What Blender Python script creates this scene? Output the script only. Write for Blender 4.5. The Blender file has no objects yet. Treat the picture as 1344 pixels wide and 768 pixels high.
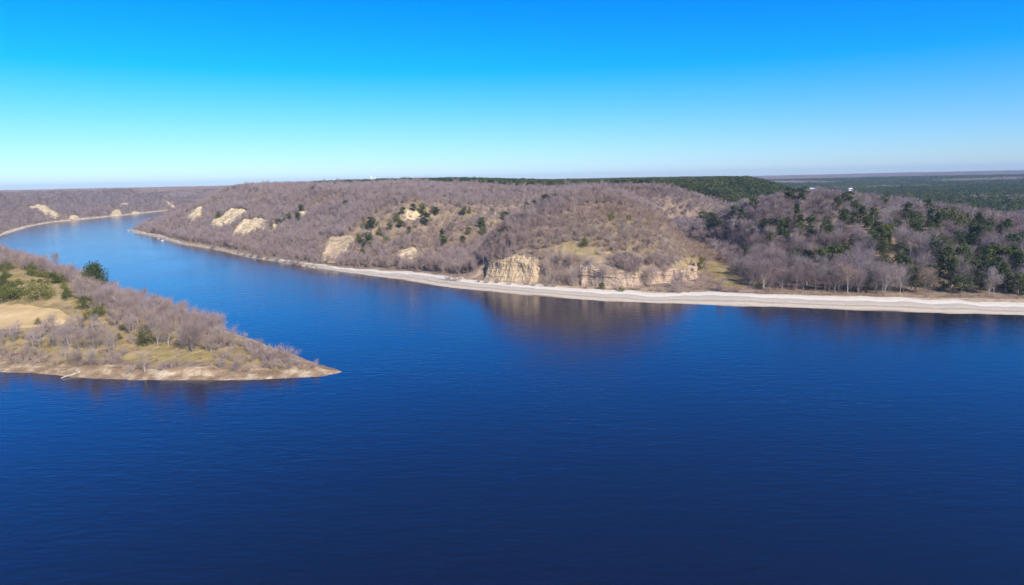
import bpy, math, random
import numpy as np
from mathutils import Matrix, Vector

rnd = random.Random(11)
C = bpy.context.scene.collection
scene = bpy.context.scene

# ------------------------------------------------------------------ camera maths
CAM_Z, FPX = 60.0, 896.0
PITCH = math.atan(148 / 896.0)
ROLL = math.radians(-1.19)
M3 = Matrix.Rotation(math.pi / 2 - PITCH, 3, 'X') @ Matrix.Rotation(ROLL, 3, 'Z')
R3 = np.array(M3)


def ray(x, y):
    return R3 @ np.array([(x - 672) / FPX, -(y - 384) / FPX, -1.0])


def flat(x, y, z=0.0):
    d = ray(x, y)
    t = (z - CAM_Z) / d[2]
    return (d[0] * t, d[1] * t)


def to_px(X, Y, Z):
    v = R3.T @ np.stack([X, Y, Z - CAM_Z])
    return 672 + FPX * v[0] / -v[2], 384 - FPX * v[1] / -v[2]


# ------------------------------------------------------------------ noise
def _h(ix, iy, s):
    n = (ix.astype(np.int64) * 374761393 + iy.astype(np.int64) * 668265263 + s * 1442695041) & 0xFFFFFFFF
    n = ((n ^ (n >> 13)) * 1274126177) & 0xFFFFFFFF
    n = (n ^ (n >> 16)) & 0xFFFFFFFF
    return n / 4294967295.0 * 2 - 1


def vn(x, y, s=0):
    ix, iy = np.floor(x), np.floor(y)
    fx, fy = x - ix, y - iy
    fx = fx * fx * fx * (fx * (fx * 6 - 15) + 10)
    fy = fy * fy * fy * (fy * (fy * 6 - 15) + 10)
    a, b = _h(ix, iy, s), _h(ix + 1, iy, s)
    c, d = _h(ix, iy + 1, s), _h(ix + 1, iy + 1, s)
    return (a * (1 - fx) + b * fx) * (1 - fy) + (c * (1 - fx) + d * fx) * fy


def fbm(x, y, o=4, s=0):
    t, a, n = 0.0, 1.0, 0.0
    for k in range(o):
        t = t + a * vn(x * 2 ** k + 17.3 * k, y * 2 ** k - 9.1 * k, s + k)
        n += a
        a *= 0.5
    return t / n


def S(t):
    t = np.clip(t, 0, 1)
    return t * t * (3 - 2 * t)


def smax(a, b, k):
    h = np.clip(0.5 + 0.5 * (a - b) / k, 0, 1)
    return b * (1 - h) + a * h + k * h * (1 - h)


def sdist(x, y, poly):
    """signed distance to a polygon, positive inside"""
    P = np.array(poly, float)
    Q = np.roll(P, -1, 0)
    best = np.full(x.shape, 1e18)
    ins = np.zeros(x.shape, bool)
    for (ax, ay), (bx, by) in zip(P, Q):
        ex, ey = bx - ax, by - ay
        t = np.clip(((x - ax) * ex + (y - ay) * ey) / (ex * ex + ey * ey + 1e-12), 0, 1)
        dx, dy = x - ax - t * ex, y - ay - t * ey
        best = np.minimum(best, dx * dx + dy * dy)
        if ay != by:
            c = (ay > y) != (by > y)
            ins ^= c & (x < (bx - ax) * (y - ay) / (by - ay) + ax)
    d = np.sqrt(best)
    return np.where(ins, d, -d)


# ------------------------------------------------------------------ plan of the place (metres)
SHORE_A = [(214, 279), (188, 285), (160, 294), (115, 310), (83, 319), (48, 330), (11, 352), (-31, 383), (-73, 425),
           (-116, 465), (-152, 500), (-218, 572), (-287, 657), (-353, 727), (-433, 836), (-499, 914), (-538, 966),
           (-548, 1000), (-590, 1090), (-690, 1333), (-715, 1500), (-640, 1680), (-450, 1850), (-150, 2100), (100, 2400)]
LAND_A = [(3000, 150), (900, 205), (500, 240), (350, 258), (270, 268)] + SHORE_A + [(-300, 16000), (16000, 16000), (16000, 150)]
SHORE_B = [(-56, 213), (-61, 209.5), (-78, 207), (-94, 207), (-111, 208), (-127, 211), (-141, 214), (-157, 219), (-174, 224)]
LAND_B = SHORE_B + [(-210, 232), (-290, 252), (-420, 285), (-700, 330), (-900, 400), (-900, 650), (-640, 650), (-520, 600), (-430, 550),
                    (-335, 478), (-252, 402), (-190, 343), (-143, 301), (-104, 263), (-76, 234)]
FRONT_B = [(-900, 400), (-700, 330), (-420, 285), (-290, 252), (-210, 232)] + SHORE_B[::-1]
BACK_B = [(-640, 650), (-520, 600), (-430, 550), (-335, 478), (-252, 402), (-190, 343), (-143, 301), (-104, 263), (-76, 234), (-56, 213)]
RAVINES = [([(-50, 420), (-38, 470), (-4, 550), (24, 660)], 24, 25), ([(126, 345), (130, 420), (138, 500), (152, 600), (175, 700)], 18, 26),
           ([(-250, 640), (-190, 690), (-120, 760)], 10, 26), ([(-120, 500), (-80, 560), (-50, 640)], 9, 24), ([(-400, 820), (-330, 880), (-260, 930)], 9, 26)]
SHORE_C = [(-640, 800), (-679, 910), (-768, 1080), (-837, 1236), (-845, 1386), (-854, 1542), (-877, 1742)]
LAND_C = [(-16000, 620), (-900, 640), (-700, 710)] + SHORE_C + [(-800, 1960), (-500, 2250), (-150, 2450), (60, 2600), (200, 16000), (-16000, 16000)]
FOOT = [(-535, 1005), (-498, 935), (-430, 850), (-348, 748), (-278, 670), (-210, 590), (-142, 520), (-108, 480), (-84, 458), (-66, 450),
        (-54, 458), (-26, 505), (14, 575), (66, 625), (120, 600), (165, 640), (250, 690), (330, 770), (430, 900), (520, 1100),
        (640, 1500), (900, 2400), (1100, 4000), (1500, 16000), (-150, 16000), (150, 2500), (-130, 2180), (-430, 1900), (-600, 1700),
        (-690, 1500), (-670, 1340), (-578, 1110)]
BWX = [-600, -350, -160, -110, -80, -31, 11, 48, 83, 115, 160, 214, 500]
BWY = [2.6, 2.6, 3.0, 5, 15, 17, 25, 25, 23, 20, 27, 27, 27]
D1 = (55.0, 480.0)      # the mound
D2 = (228.0, 505.0)     # the right-hand hill


def pdist(x, y, pts):
    """distance to an open line"""
    best = np.full(np.shape(x), 1e18)
    for (ax, ay), (bx, by) in zip(pts[:-1], pts[1:]):
        ex, ey = bx - ax, by - ay
        t = np.clip(((x - ax) * ex + (y - ay) * ey) / (ex * ex + ey * ey + 1e-12), 0, 1)
        best = np.minimum(best, (x - ax - t * ex) ** 2 + (y - ay - t * ey) ** 2)
    return np.sqrt(best)


def dome(x, y, c, rxl, rxr, ryf, ryb, h, p):
    dx, dy = x - c[0], y - c[1]
    rx = np.where(dx < 0, rxl, rxr)
    ry = np.where(dy < 0, ryf, ryb)
    t = np.sqrt((dx / rx) ** 2 + (dy / ry) ** 2)
    return h * (1 - t ** p)


def heights(x, y, full=False):
    x = np.asarray(x, float)
    y = np.asarray(y, float)
    wob = 2.2 * fbm(x / 26, y / 26, 3, 5) + 0.5 * fbm(x / 5, y / 5, 2, 6)
    big = fbm(x / 95, y / 95, 4, 21)
    mid = fbm(x / 34, y / 34, 4, 31)
    # right bank
    dA = sdist(x, y, LAND_A) + wob
    bw = np.interp(x, BWX, BWY)
    d2 = np.maximum(dA - bw, 0)
    base = 2.0 * S(dA / bw) ** 0.8 + 0.05 * np.minimum(d2, 110)
    far = np.hypot(x, y)
    base = base + 14 * S((far - 1800) / 2500) + 24 * S((far - 4500) / 5000)
    dq = sdist(x, y, FOOT) + 30 * big * S(d2 / 60) + 4 * mid
    rise = 9 * S((y - 620) / 480) * S((160 - x) / 300) * S((x + 620) / 200)
    plat = (45 + rise) * np.clip(dq / 135, 0, 1) ** 0.85 * S((dq + 10) / 30) + 2.5 * mid * S(dq / 60)
    dm = dome(x, y, D1, 112, 106, 142, 150, 47, 1.7) + 1.4 * mid + 1.2 * big
    ph = np.degrees(np.arctan2(y - D1[1], x - D1[0]))
    w2 = S((ph + 107) / 6) * S((-54 - ph) / 6)
    w1 = S((ph + 139) / 5) * S((-104 - ph) / 5)
    zc = np.maximum(11.0 * w2, (14.5 + 1.2 * np.sin(ph * 0.5)) * w1)
    zc = zc + 0.8 * fbm(ph * 0.4, 0 * ph, 2, 3)
    fac = np.where(zc > 3.5, S((dm - (zc - 1.3)) / 1.3), 1.0)
    k = S((np.maximum(w1, w2) - 0.02) * 1.5)
    fac = np.maximum(fac, np.where(w1 > 0.3, 0.36, 0.12))
    dm = np.where(y < 470, dm * (1 - k) + (np.minimum(base, 3.5) + np.maximum(dm - 3.5, 0) * fac) * k, dm)
    dh = dome(x, y, D2, 112, 184, 185, 230, 41, 1.5) + 2.5 * mid + 3 * big
    hills = smax(smax(plat, dm, 5), dh, 4)
    for pts, dep, wd in RAVINES:
        q = pdist(x, y, pts)
        hills = hills - dep * np.exp(-(q / wd) ** 2) * S((hills - 3) / 14)
    zA = base + np.maximum(hills - base, 0) * S(d2 / 9)
    zA = np.where(d2 > 0, zA, base) + 0.25 * fbm(x / 9, y / 9, 2, 8) * S(d2 / 4)
    zA = np.where(dA < 0, np.maximum(0.14 * dA, -4), zA)
    # left headland
    dB = sdist(x, y, LAND_B) + 0.7 * wob
    dF, dK = pdist(x, y, FRONT_B), pdist(x, y, BACK_B)
    up = 0.19 * np.maximum(dF - 5, 0)
    up = np.minimum(up, 20 + 0.15 * (up - 20)) * np.minimum(S(dK / np.interp(x, [-135, -90], [42, 22]) + 0.05), 1)
    bl = 0.5 + 1.0 * S(fbm(x / 15, y / 15, 2, 44) + 0.5)
    zB = bl * S((dB - 1.0) / 3.6) + 0.25 * np.clip(dB, 0, 1) + up * S(dB / 6)
    zB = zB + S(dB / 20) * (1.3 * mid + 0.5 * fbm(x / 8, y / 8, 3, 41))
    zB = np.where(dB < 0, np.maximum(0.18 * dB, -4), zB)
    # far left bank
    dC = sdist(x, y, LAND_C) + 2 * wob
    zC = 1.2 * S(dC / 5) + (44 + 4 * big) * np.clip((dC - 6 + 55 * big * S(dC / 60)) / 250, 0, 1) ** 0.75 + 3 * mid * S(dC / 60)
    zC = np.where(dC < 0, np.maximum(0.14 * dC, -4), zC)
    z = np.maximum(np.maximum(zA, zB), zC)
    if full:
        return z, dA, dB, dC, bw, dq
    return z


def march(x, y, dmin=150, dmax=4000):
    """where the line of sight through a picture point meets the ground"""
    d = ray(x, y)
    d = d / d[1]
    t = dmin * (dmax / dmin) ** np.linspace(0, 1, 1600)
    z = heights(d[0] * t, t)
    below = CAM_Z + d[2] * t < z
    below &= z > 0.05
    i = int(np.argmax(below)) if below.any() else None
    if i is None:
        return None
    return (d[0] * t[i], t[i], float(z[i]))


# ------------------------------------------------------------------ helpers
def new_mat(name, rough=0.9, spec=0.2):
    m = bpy.data.materials.new(name)
    m.use_nodes = True
    b = m.node_tree.nodes['Principled BSDF']
    b.inputs['Roughness'].default_value = rough
    b.inputs['Specular IOR Level'].default_value = spec
    return m, m.node_tree, b


def node(nt, t, **kw):
    n = nt.nodes.new(t)
    for k, v in kw.items():
        if k in n.inputs.keys() if hasattr(n.inputs, 'keys') else False:
            n.inputs[k].default_value = v
        else:
            setattr(n, k, v)
    return n


def noise(nt, scale, detail=4, vec=None, rough=0.55):
    n = nt.nodes.new('ShaderNodeTexNoise')
    n.inputs['Scale'].default_value = scale
    n.inputs['Detail'].default_value = detail
    n.inputs['Roughness'].default_value = rough
    if vec is not None:
        nt.links.new(vec, n.inputs['Vector'])
    return n.outputs['Fac']


def ramp(nt, fac, stops):
    r = nt.nodes.new('ShaderNodeValToRGB')
    e = r.color_ramp.elements
    while len(e) < len(stops):
        e.new(0.5)
    for el, (p, c) in zip(e, stops):
        el.position = p
        el.color = (*c, 1) if len(c) == 3 else c
    nt.links.new(fac, r.inputs['Fac'])
    return r.outputs['Color']


def mix(nt, fac, a, b, mode='MIX'):
    m = nt.nodes.new('ShaderNodeMix')
    m.data_type = 'RGBA'
    m.blend_type = mode
    for s, v in ((m.inputs[0], fac), (m.inputs[6], a), (m.inputs[7], b)):
        if hasattr(v, 'is_output'):
            nt.links.new(v, s)
        elif isinstance(v, (int, float)):
            s.default_value = v
        else:
            s.default_value = (*v, 1)
    return m.outputs[2]


def position(nt):
    return nt.nodes.new('ShaderNodeNewGeometry').outputs['Position']


def attr(nt, name):
    a = nt.nodes.new('ShaderNodeAttribute')
    a.attribute_name = name
    return a


def bump(nt, b, height, strength, dist):
    n = nt.nodes.new('ShaderNodeBump')
    n.inputs['Strength'].default_value = strength
    n.inputs['Distance'].default_value = dist
    nt.links.new(height, n.inputs['Height'])
    nt.links.new(n.outputs['Normal'], b.inputs['Normal'])
    return n


def mesh_np(name, V, F, mats=(), smooth=False, mat_idx=None):
    """V (n,3); F array (m,k) or list of such arrays"""
    me = bpy.data.meshes.new(name)
    Fs = F if isinstance(F, list) else [F]
    Fs = [np.asarray(f, np.int32) for f in Fs if len(f)]
    me.vertices.add(len(V))
    me.vertices.foreach_set('co', np.asarray(V, np.float32).ravel())
    loops = np.concatenate([f.ravel() for f in Fs])
    sizes = np.concatenate([np.full(len(f), f.shape[1], np.int32) for f in Fs])
    starts = np.concatenate([[0], np.cumsum(sizes)[:-1]]).astype(np.int32)
    me.loops.add(len(loops))
    me.loops.foreach_set('vertex_index', loops)
    me.polygons.add(len(sizes))
    me.polygons.foreach_set('loop_start', starts)
    me.polygons.foreach_set('loop_total', sizes)
    for m in mats:
        me.materials.append(m)
    if mat_idx is not None:
        me.polygons.foreach_set('material_index', np.asarray(mat_idx, np.int32))
    me.polygons.foreach_set('use_smooth', np.full(len(sizes), smooth))
    me.update(calc_edges=True)
    me.validate()
    return me


def tag(o, label=None, cat=None, group=None, kind=None):
    for k, v in (('label', label), ('category', cat), ('group', group), ('kind', kind)):
        if v:
            o[k] = v
    return o


def obj(name, me, parent=None):
    o = bpy.data.objects.new(name, me)
    C.objects.link(o)
    if parent is not None:
        o.parent = parent
    return o


def grid_faces(nr, nc):
    i = np.arange(nr - 1)[:, None] * nc + np.arange(nc - 1)[None, :]
    i = i.ravel()
    return np.stack([i, i + 1, i + nc + 1, i + nc], 1)


class Geo:
    def __init__(s):
        s.V, s.Q, s.T, s.n = [], [], [], 0

    def add(s, V, Q=None, T=None):
        V = np.asarray(V, float)
        s.V.append(V)
        if Q is not None and len(Q):
            s.Q.append(np.asarray(Q) + s.n)
        if T is not None and len(T):
            s.T.append(np.asarray(T) + s.n)
        s.n += len(V)

    def tube(s, pts, rad, k=5):
        pts = np.asarray(pts, float)
        d = np.gradient(pts, axis=0)
        d /= np.linalg.norm(d, axis=1)[:, None] + 1e-9
        up = np.array([0.3, 0.9, 0.2])
        u = np.cross(d, up)
        u /= np.linalg.norm(u, axis=1)[:, None] + 1e-9
        v = np.cross(d, u)
        a = np.arange(k) * 2 * math.pi / k
        ring = (u[:, None, :] * np.cos(a)[None, :, None] + v[:, None, :] * np.sin(a)[None, :, None]) * np.asarray(rad)[:, None, None]
        V = (pts[:, None, :] + ring).reshape(-1, 3)
        Q = []
        for i in range(len(pts) - 1):
            for j in range(k):
                Q.append((i * k + j, i * k + (j + 1) % k, (i + 1) * k + (j + 1) % k, (i + 1) * k + j))
        s.add(V, Q)

    def box(s, c, size, rz=0.0, top=1.0):
        x, y, z = [q / 2 for q in size]
        P = np.array([(-x, -y, -z), (x, -y, -z), (x, y, -z), (-x, y, -z), (-x * top, -y * top, z), (x * top, -y * top, z), (x * top, y * top, z), (-x * top, y * top, z)])
        cz, sz = math.cos(rz), math.sin(rz)
        P = np.stack([P[:, 0] * cz - P[:, 1] * sz, P[:, 0] * sz + P[:, 1] * cz, P[:, 2]], 1) + np.array(c)
        s.add(P, [(0, 3, 2, 1), (4, 5, 6, 7), (0, 1, 5, 4), (1, 2, 6, 5), (2, 3, 7, 6), (3, 0, 4, 7)])

    def slivers(s, P, D, L, W, rng):
        """thin quads from P along unit D, tapered to a tip"""
        n = len(P)
        r = rng.normal(size=(n, 3))
        w = np.cross(D, r)
        w /= np.linalg.norm(w, axis=1)[:, None] + 1e-9
        w *= (W / 2)[:, None]
        tip = P + D * L[:, None]
        V = np.stack([P - w, P + w, tip + w * 0.35, tip - w * 0.35], 1).reshape(-1, 3)
        i = np.arange(n)[:, None] * 4
        s.add(V, i + np.arange(4)[None, :])

    def leaves(s, P, size, rng, flat=0.0):
        n = len(P)
        a = rng.normal(size=(n, 3))
        a[:, 2] *= 1 - flat
        a /= np.linalg.norm(a, axis=1)[:, None]
        b = np.cross(a, rng.normal(size=(n, 3)))
        b /= np.linalg.norm(b, axis=1)[:, None]
        sz = size * rng.uniform(0.6, 1.4, n)
        a *= sz[:, None]
        b *= (sz * 0.55)[:, None]
        V = np.stack([P - a, P - b * 0.9, P + a, P + b], 1).reshape(-1, 3)
        i = np.arange(n)[:, None] * 4
        s.add(V, i + np.arange(4)[None, :])

    def mesh(s, name, mats, smooth=False):
        return mesh_np(name, np.concatenate(s.V), s.Q and [np.concatenate(s.Q)] + ([np.concatenate(s.T)] if s.T else []) or [np.concatenate(s.T)], mats, smooth)


# ------------------------------------------------------------------ materials
def tree_mat(name, stops, patch, rough=0.95, spec=0.1):
    m, nt, b = new_mat(name, rough, spec)
    oi = nt.nodes.new('ShaderNodeObjectInfo')
    c = ramp(nt, oi.outputs['Random'], stops)
    n = noise(nt, 0.012, 3, position(nt))
    c = mix(nt, ramp(nt, n, [(0.42, (0, 0, 0)), (0.62, (1, 1, 1))]), c, mix(nt, 1.0, c, patch, 'MULTIPLY'))
    nt.links.new(c, b.inputs['Base Color'])
    return m


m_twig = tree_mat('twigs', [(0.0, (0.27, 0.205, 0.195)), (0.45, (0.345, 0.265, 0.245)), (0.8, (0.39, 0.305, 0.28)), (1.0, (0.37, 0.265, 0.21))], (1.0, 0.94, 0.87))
m_twig_shaded = tree_mat('shaded twigs', [(0.0, (0.20, 0.155, 0.155)), (0.45, (0.27, 0.21, 0.205)), (0.8, (0.33, 0.265, 0.255)), (1.0, (0.40, 0.33, 0.29))], (1.0, 0.93, 0.88))  # darker copy of the twigs: tree shadow on the right hill put into colour
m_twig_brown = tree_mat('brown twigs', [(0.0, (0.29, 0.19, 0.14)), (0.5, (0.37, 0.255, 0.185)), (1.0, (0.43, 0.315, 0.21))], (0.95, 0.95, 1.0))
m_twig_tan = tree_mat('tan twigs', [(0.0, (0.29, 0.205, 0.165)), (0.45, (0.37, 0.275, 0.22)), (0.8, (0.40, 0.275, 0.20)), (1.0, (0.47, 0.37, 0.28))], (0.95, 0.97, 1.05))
m_bark = tree_mat('bark', [(0.0, (0.25, 0.20, 0.17)), (0.7, (0.40, 0.34, 0.29)), (1.0, (0.55, 0.48, 0.41))], (0.95, 0.92, 0.9))
m_green = tree_mat('evergreen leaves', [(0.0, (0.048, 0.064, 0.028)), (0.5, (0.078, 0.096, 0.033)), (0.85, (0.115, 0.13, 0.036)), (1.0, (0.16, 0.16, 0.04))], (0.8, 0.9, 0.95), 0.7, 0.25)
m_bush = tree_mat('bush leaves', [(0.0, (0.064, 0.078, 0.016)), (0.6, (0.10, 0.115, 0.02)), (1.0, (0.15, 0.15, 0.03))], (0.9, 0.95, 0.9), 0.7, 0.25)
m_brush = tree_mat('brush stems', [(0.0, (0.30, 0.20, 0.15)), (0.4, (0.40, 0.29, 0.22)), (0.75, (0.46, 0.33, 0.21)), (1.0, (0.36, 0.30, 0.14))], (0.98, 0.93, 0.93))


def ground_mat():
    m, nt, b = new_mat('ground', 0.97, 0.05)
    p = position(nt)
    litter = ramp(nt, noise(nt, 0.09, 6, p), [(0.3, (0.22, 0.15, 0.105)), (0.55, (0.33, 0.235, 0.165)), (0.75, (0.43, 0.315, 0.21))])
    grass = ramp(nt, noise(nt, 0.16, 6, p), [(0.3, (0.25, 0.185, 0.07)), (0.48, (0.36, 0.27, 0.105)), (0.66, (0.46, 0.34, 0.185))])
    sand = ramp(nt, noise(nt, 0.35, 5, p), [(0.3, (0.40, 0.29, 0.18)), (0.6, (0.55, 0.42, 0.28)), (0.8, (0.64, 0.53, 0.40))])
    green = ramp(nt, noise(nt, 0.006, 5, p), [(0.35, (0.02, 0.04, 0.022)), (0.6, (0.04, 0.065, 0.03)), (0.72, (0.16, 0.13, 0.11))])
    a = attr(nt, 'cover')
    sep = nt.nodes.new('ShaderNodeSeparateColor')
    nt.links.new(a.outputs['Color'], sep.inputs['Color'])
    edge = noise(nt, 0.25, 5, p)

    def soft(ch):
        ad = nt.nodes.new('ShaderNodeMath'); ad.operation = 'ADD'
        nt.links.new(sep.outputs[ch], ad.inputs[0]); nt.links.new(edge, ad.inputs[1])
        return ramp(nt, ad.outputs[0], [(0.0, (0, 0, 0)), (0.42, (0, 0, 0)), (0.58, (1, 1, 1)), (1.0, (1, 1, 1))]) if False else map01(ad.outputs[0], 0.88, 1.15)

    def map01(v, lo, hi):
        r = nt.nodes.new('ShaderNodeMapRange')
        r.inputs['From Min'].default_value = lo
        r.inputs['From Max'].default_value = hi
        nt.links.new(v, r.inputs['Value'])
        return r.outputs['Result']
    c = mix(nt, soft('Red'), litter, grass)
    c = mix(nt, soft('Green'), c, sand)
    c = mix(nt, sep.outputs['Blue'], c, green)
    nt.links.new(c, b.inputs['Base Color'])
    bump(nt, b, noise(nt, 0.5, 6, p), 0.8, 1.0)
    return m


def beach_mat():
    m, nt, b = new_mat('beach sand', 0.95, 0.1)
    p = position(nt)
    a = attr(nt, 'across').outputs['Fac']
    # wrack lines and damp bands run along the shore: a property of the distance from the water
    ad = nt.nodes.new('ShaderNodeMath'); ad.operation = 'MULTIPLY_ADD'
    nt.links.new(noise(nt, 0.035, 4, p), ad.inputs[0]); ad.inputs[1].default_value = 0.35
    nt.links.new(a, ad.inputs[2])
    band = ramp(nt, ad.outputs[0], [(0.14, (0.25, 0.185, 0.12)), (0.22, (0.68, 0.55, 0.39)), (0.36, (0.72, 0.60, 0.45)), (0.47, (0.46, 0.37, 0.26)), (0.53, (0.66, 0.56, 0.43)),
                                    (0.74, (0.56, 0.47, 0.37)), (0.82, (0.88, 0.79, 0.65)), (1.0, (0.80, 0.69, 0.53))])
    c = mix(nt, 0.3, band, ramp(nt, noise(nt, 0.6, 6, p), [(0.3, (0.6, 0.55, 0.5)), (0.65, (1, 1, 1))]), 'MULTIPLY')
    nt.links.new(c, b.inputs['Base Color'])
    bump(nt, b, noise(nt, 1.3, 5, p), 0.5, 0.3)
    return m


def bank_mat():
    m, nt, b = new_mat('eroded bank', 0.95, 0.1)
    p = position(nt)
    c = ramp(nt, noise(nt, 0.22, 6, p, 0.65), [(0.3, (0.24, 0.155, 0.095)), (0.5, (0.36, 0.245, 0.145)), (0.58, (0.52, 0.38, 0.23)), (0.68, (0.66, 0.53, 0.36))])
    nt.links.new(c, b.inputs['Base Color'])
    bump(nt, b, noise(nt, 1.1, 6, p), 0.9, 0.6)
    return m


def field_mat():
    m, nt, b = new_mat('bare sandy soil', 0.95, 0.1)
    p = position(nt)
    c = ramp(nt, noise(nt, 0.1, 6, p), [(0.3, (0.56, 0.375, 0.17)), (0.5, (0.63, 0.44, 0.21)), (0.7, (0.68, 0.49, 0.255))])
    nt.links.new(c, b.inputs['Base Color'])
    bump(nt, b, noise(nt, 0.7, 5, p), 0.5, 0.4)
    return m


def rock_mat(name, warm, streak=1.0):
    m, nt, b = new_mat(name, 0.93, 0.1)
    p = position(nt)
    mp = nt.nodes.new('ShaderNodeMapping')
    mp.inputs['Scale'].default_value = (0.05, 0.05, 0.75 * streak)
    nt.links.new(p, mp.inputs['Vector'])
    strata = noise(nt, 1.0, 5, mp.outputs['Vector'], 0.6)
    c = ramp(nt, strata, [(0.3, tuple(0.62 * k for k in warm)), (0.42, tuple(0.85 * k for k in warm)), (0.55, warm), (0.66, tuple(0.68 * k for k in warm)), (0.75, tuple(min(0.9, 1.15 * k) for k in warm))])
    mp2 = nt.nodes.new('ShaderNodeMapping')
    mp2.inputs['Scale'].default_value = (0.5, 0.5, 0.10)
    nt.links.new(p, mp2.inputs['Vector'])
    crack = noise(nt, 1.0, 6, mp2.outputs['Vector'], 0.65)
    c = mix(nt, 0.85, c, ramp(nt, crack, [(0.34, (0.55, 0.47, 0.42)), (0.48, (1, 0.97, 0.94)), (0.8, (1.08, 1.03, 0.98))]), 'MULTIPLY')
    nt.links.new(c, b.inputs['Base Color'])
    h = nt.nodes.new('ShaderNodeMath'); h.operation = 'ADD'
    nt.links.new(strata, h.inputs[0]); nt.links.new(crack, h.inputs[1])
    bump(nt, b, h.outputs[0], 1.0, 1.2)
    return m


def sand_cliff_mat():
    m, nt, b = new_mat('yellow sand cliff', 0.95, 0.08)
    p = position(nt)
    mp = nt.nodes.new('ShaderNodeMapping')
    mp.inputs['Scale'].default_value = (0.22, 0.22, 0.12)
    nt.links.new(p, mp.inputs['Vector'])
    n = noise(nt, 1.0, 7, mp.outputs['Vector'], 0.62)
    c = ramp(nt, n, [(0.3, (0.36, 0.25, 0.15)), (0.43, (0.58, 0.435, 0.26)), (0.55, (0.73, 0.56, 0.32)), (0.75, (0.80, 0.66, 0.43))])
    nt.links.new(c, b.inputs['Base Color'])
    bump(nt, b, n, 1.0, 2.0)
    return m


def plain_mat(name, col, rough=0.7, var=0.25, scale=0.5):
    m, nt, b = new_mat(name, rough, 0.3)
    c = ramp(nt, noise(nt, scale, 4, position(nt)), [(0.3, tuple(k * (1 - var) for k in col)), (0.7, col)])
    nt.links.new(c, b.inputs['Base Color'])
    return m


def water_mat():
    m, nt, b = new_mat('river water', 0.095, 0.5)
    b.inputs['IOR'].default_value = 1.48
    p = position(nt)
    c = ramp(nt, noise(nt, 0.004, 3, p), [(0.3, (0.006, 0.010, 0.026)), (0.7, (0.008, 0.0135, 0.034))])
    nt.links.new(c, b.inputs['Base Color'])
    mp = nt.nodes.new('ShaderNodeMapping')
    mp.inputs['Scale'].default_value = (0.35, 1.0, 1.0)
    mp.inputs['Rotation'].default_value = (0, 0, math.radians(8))
    nt.links.new(p, mp.inputs['Vector'])
    n1 = noise(nt, 0.8, 3, mp.outputs['Vector'])
    n2 = noise(nt, 0.35, 2, mp.outputs['Vector'])
    n3 = noise(nt, 0.018, 3, p)
    ad = nt.nodes.new('ShaderNodeMath'); ad.operation = 'MULTIPLY_ADD'
    nt.links.new(n2, ad.inputs[0]); ad.inputs[1].default_value = 1.1; nt.links.new(n1, ad.inputs[2])
    mu = nt.nodes.new('ShaderNodeMath'); mu.operation = 'MULTIPLY'
    nt.links.new(ad.outputs[0], mu.inputs[0])
    nt.links.new(ramp(nt, n3, [(0.3, (0.55, 0.55, 0.55)), (0.7, (1, 1, 1))]), mu.inputs[1])
    bump(nt, b, mu.outputs[0], 1.0, 0.095)
    return m


M_GROUND, M_BEACH, M_BANK, M_FIELD, M_WATER = ground_mat(), beach_mat(), bank_mat(), field_mat(), water_mat()
M_ROCK_PINK = rock_mat('layered pinkish rock', (0.58, 0.43, 0.305))
M_ROCK_TAN = rock_mat('tan sandstone', (0.60, 0.455, 0.29))
M_SAND_CLIFF = sand_cliff_mat()
M_WHITE = plain_mat('white render', (0.8, 0.8, 0.78), 0.6, 0.1, 0.1)
M_ROOF = plain_mat('grey roof', (0.35, 0.33, 0.33), 0.7, 0.2, 0.2)
M_GLASS = plain_mat('dark window', (0.05, 0.06, 0.08), 0.2, 0.2, 0.2)
M_LOG = plain_mat('bleached wood', (0.58, 0.48, 0.37), 0.85, 0.35, 1.5)
M_STONE = plain_mat('pale boulder', (0.62, 0.56, 0.50), 0.9, 0.35, 0.7)


# ------------------------------------------------------------------ clearings and bare patches, read off the slopes
def ground_poly(pts):
    out = []
    for q in pts:
        m = march(*q)
        if m:
            out.append((m[0], m[1]))
    return out


Z_OPEN = ground_poly([(455, 300), (500, 275), (560, 268), (640, 272), (700, 268), (690, 290), (640, 320), (590, 350), (520, 350), (470, 345)])
Z_MOUND = ground_poly([(690, 328), (715, 306), (750, 284), (800, 274), (850, 284), (895, 308), (935, 335), (952, 352), (900, 352), (800, 345), (720, 335)])
Z_MOUND_BARE = ground_poly([(705, 330), (760, 318), (800, 335), (790, 350), (725, 345)])
Z_MOUND_GRASS = ground_poly([(880, 352), (905, 338), (940, 340), (962, 352), (985, 378), (950, 380), (930, 358)])
Z_GRASS = ground_poly([(-40, 398), (-40, 357), (20, 357), (60, 362), (90, 375), (95, 395), (60, 400)])
Z_FIELD = ground_poly([(-40, 401), (0, 400), (40, 401), (75, 407), (90, 417), (80, 426), (40, 430), (0, 432), (-40, 432)])
Z_SPIT = ground_poly([(288, 428), (318, 434), (352, 445), (372, 452), (355, 459), (315, 452), (295, 444)])
Z_TIP = ground_poly([(392, 468), (405, 462), (450, 488), (400, 491), (385, 482)])
Z_BANKGRASS = ground_poly([(60, 470), (90, 448), (150, 445), (250, 455), (330, 460), (420, 484), (330, 484), (200, 480), (60, 482)])
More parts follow.
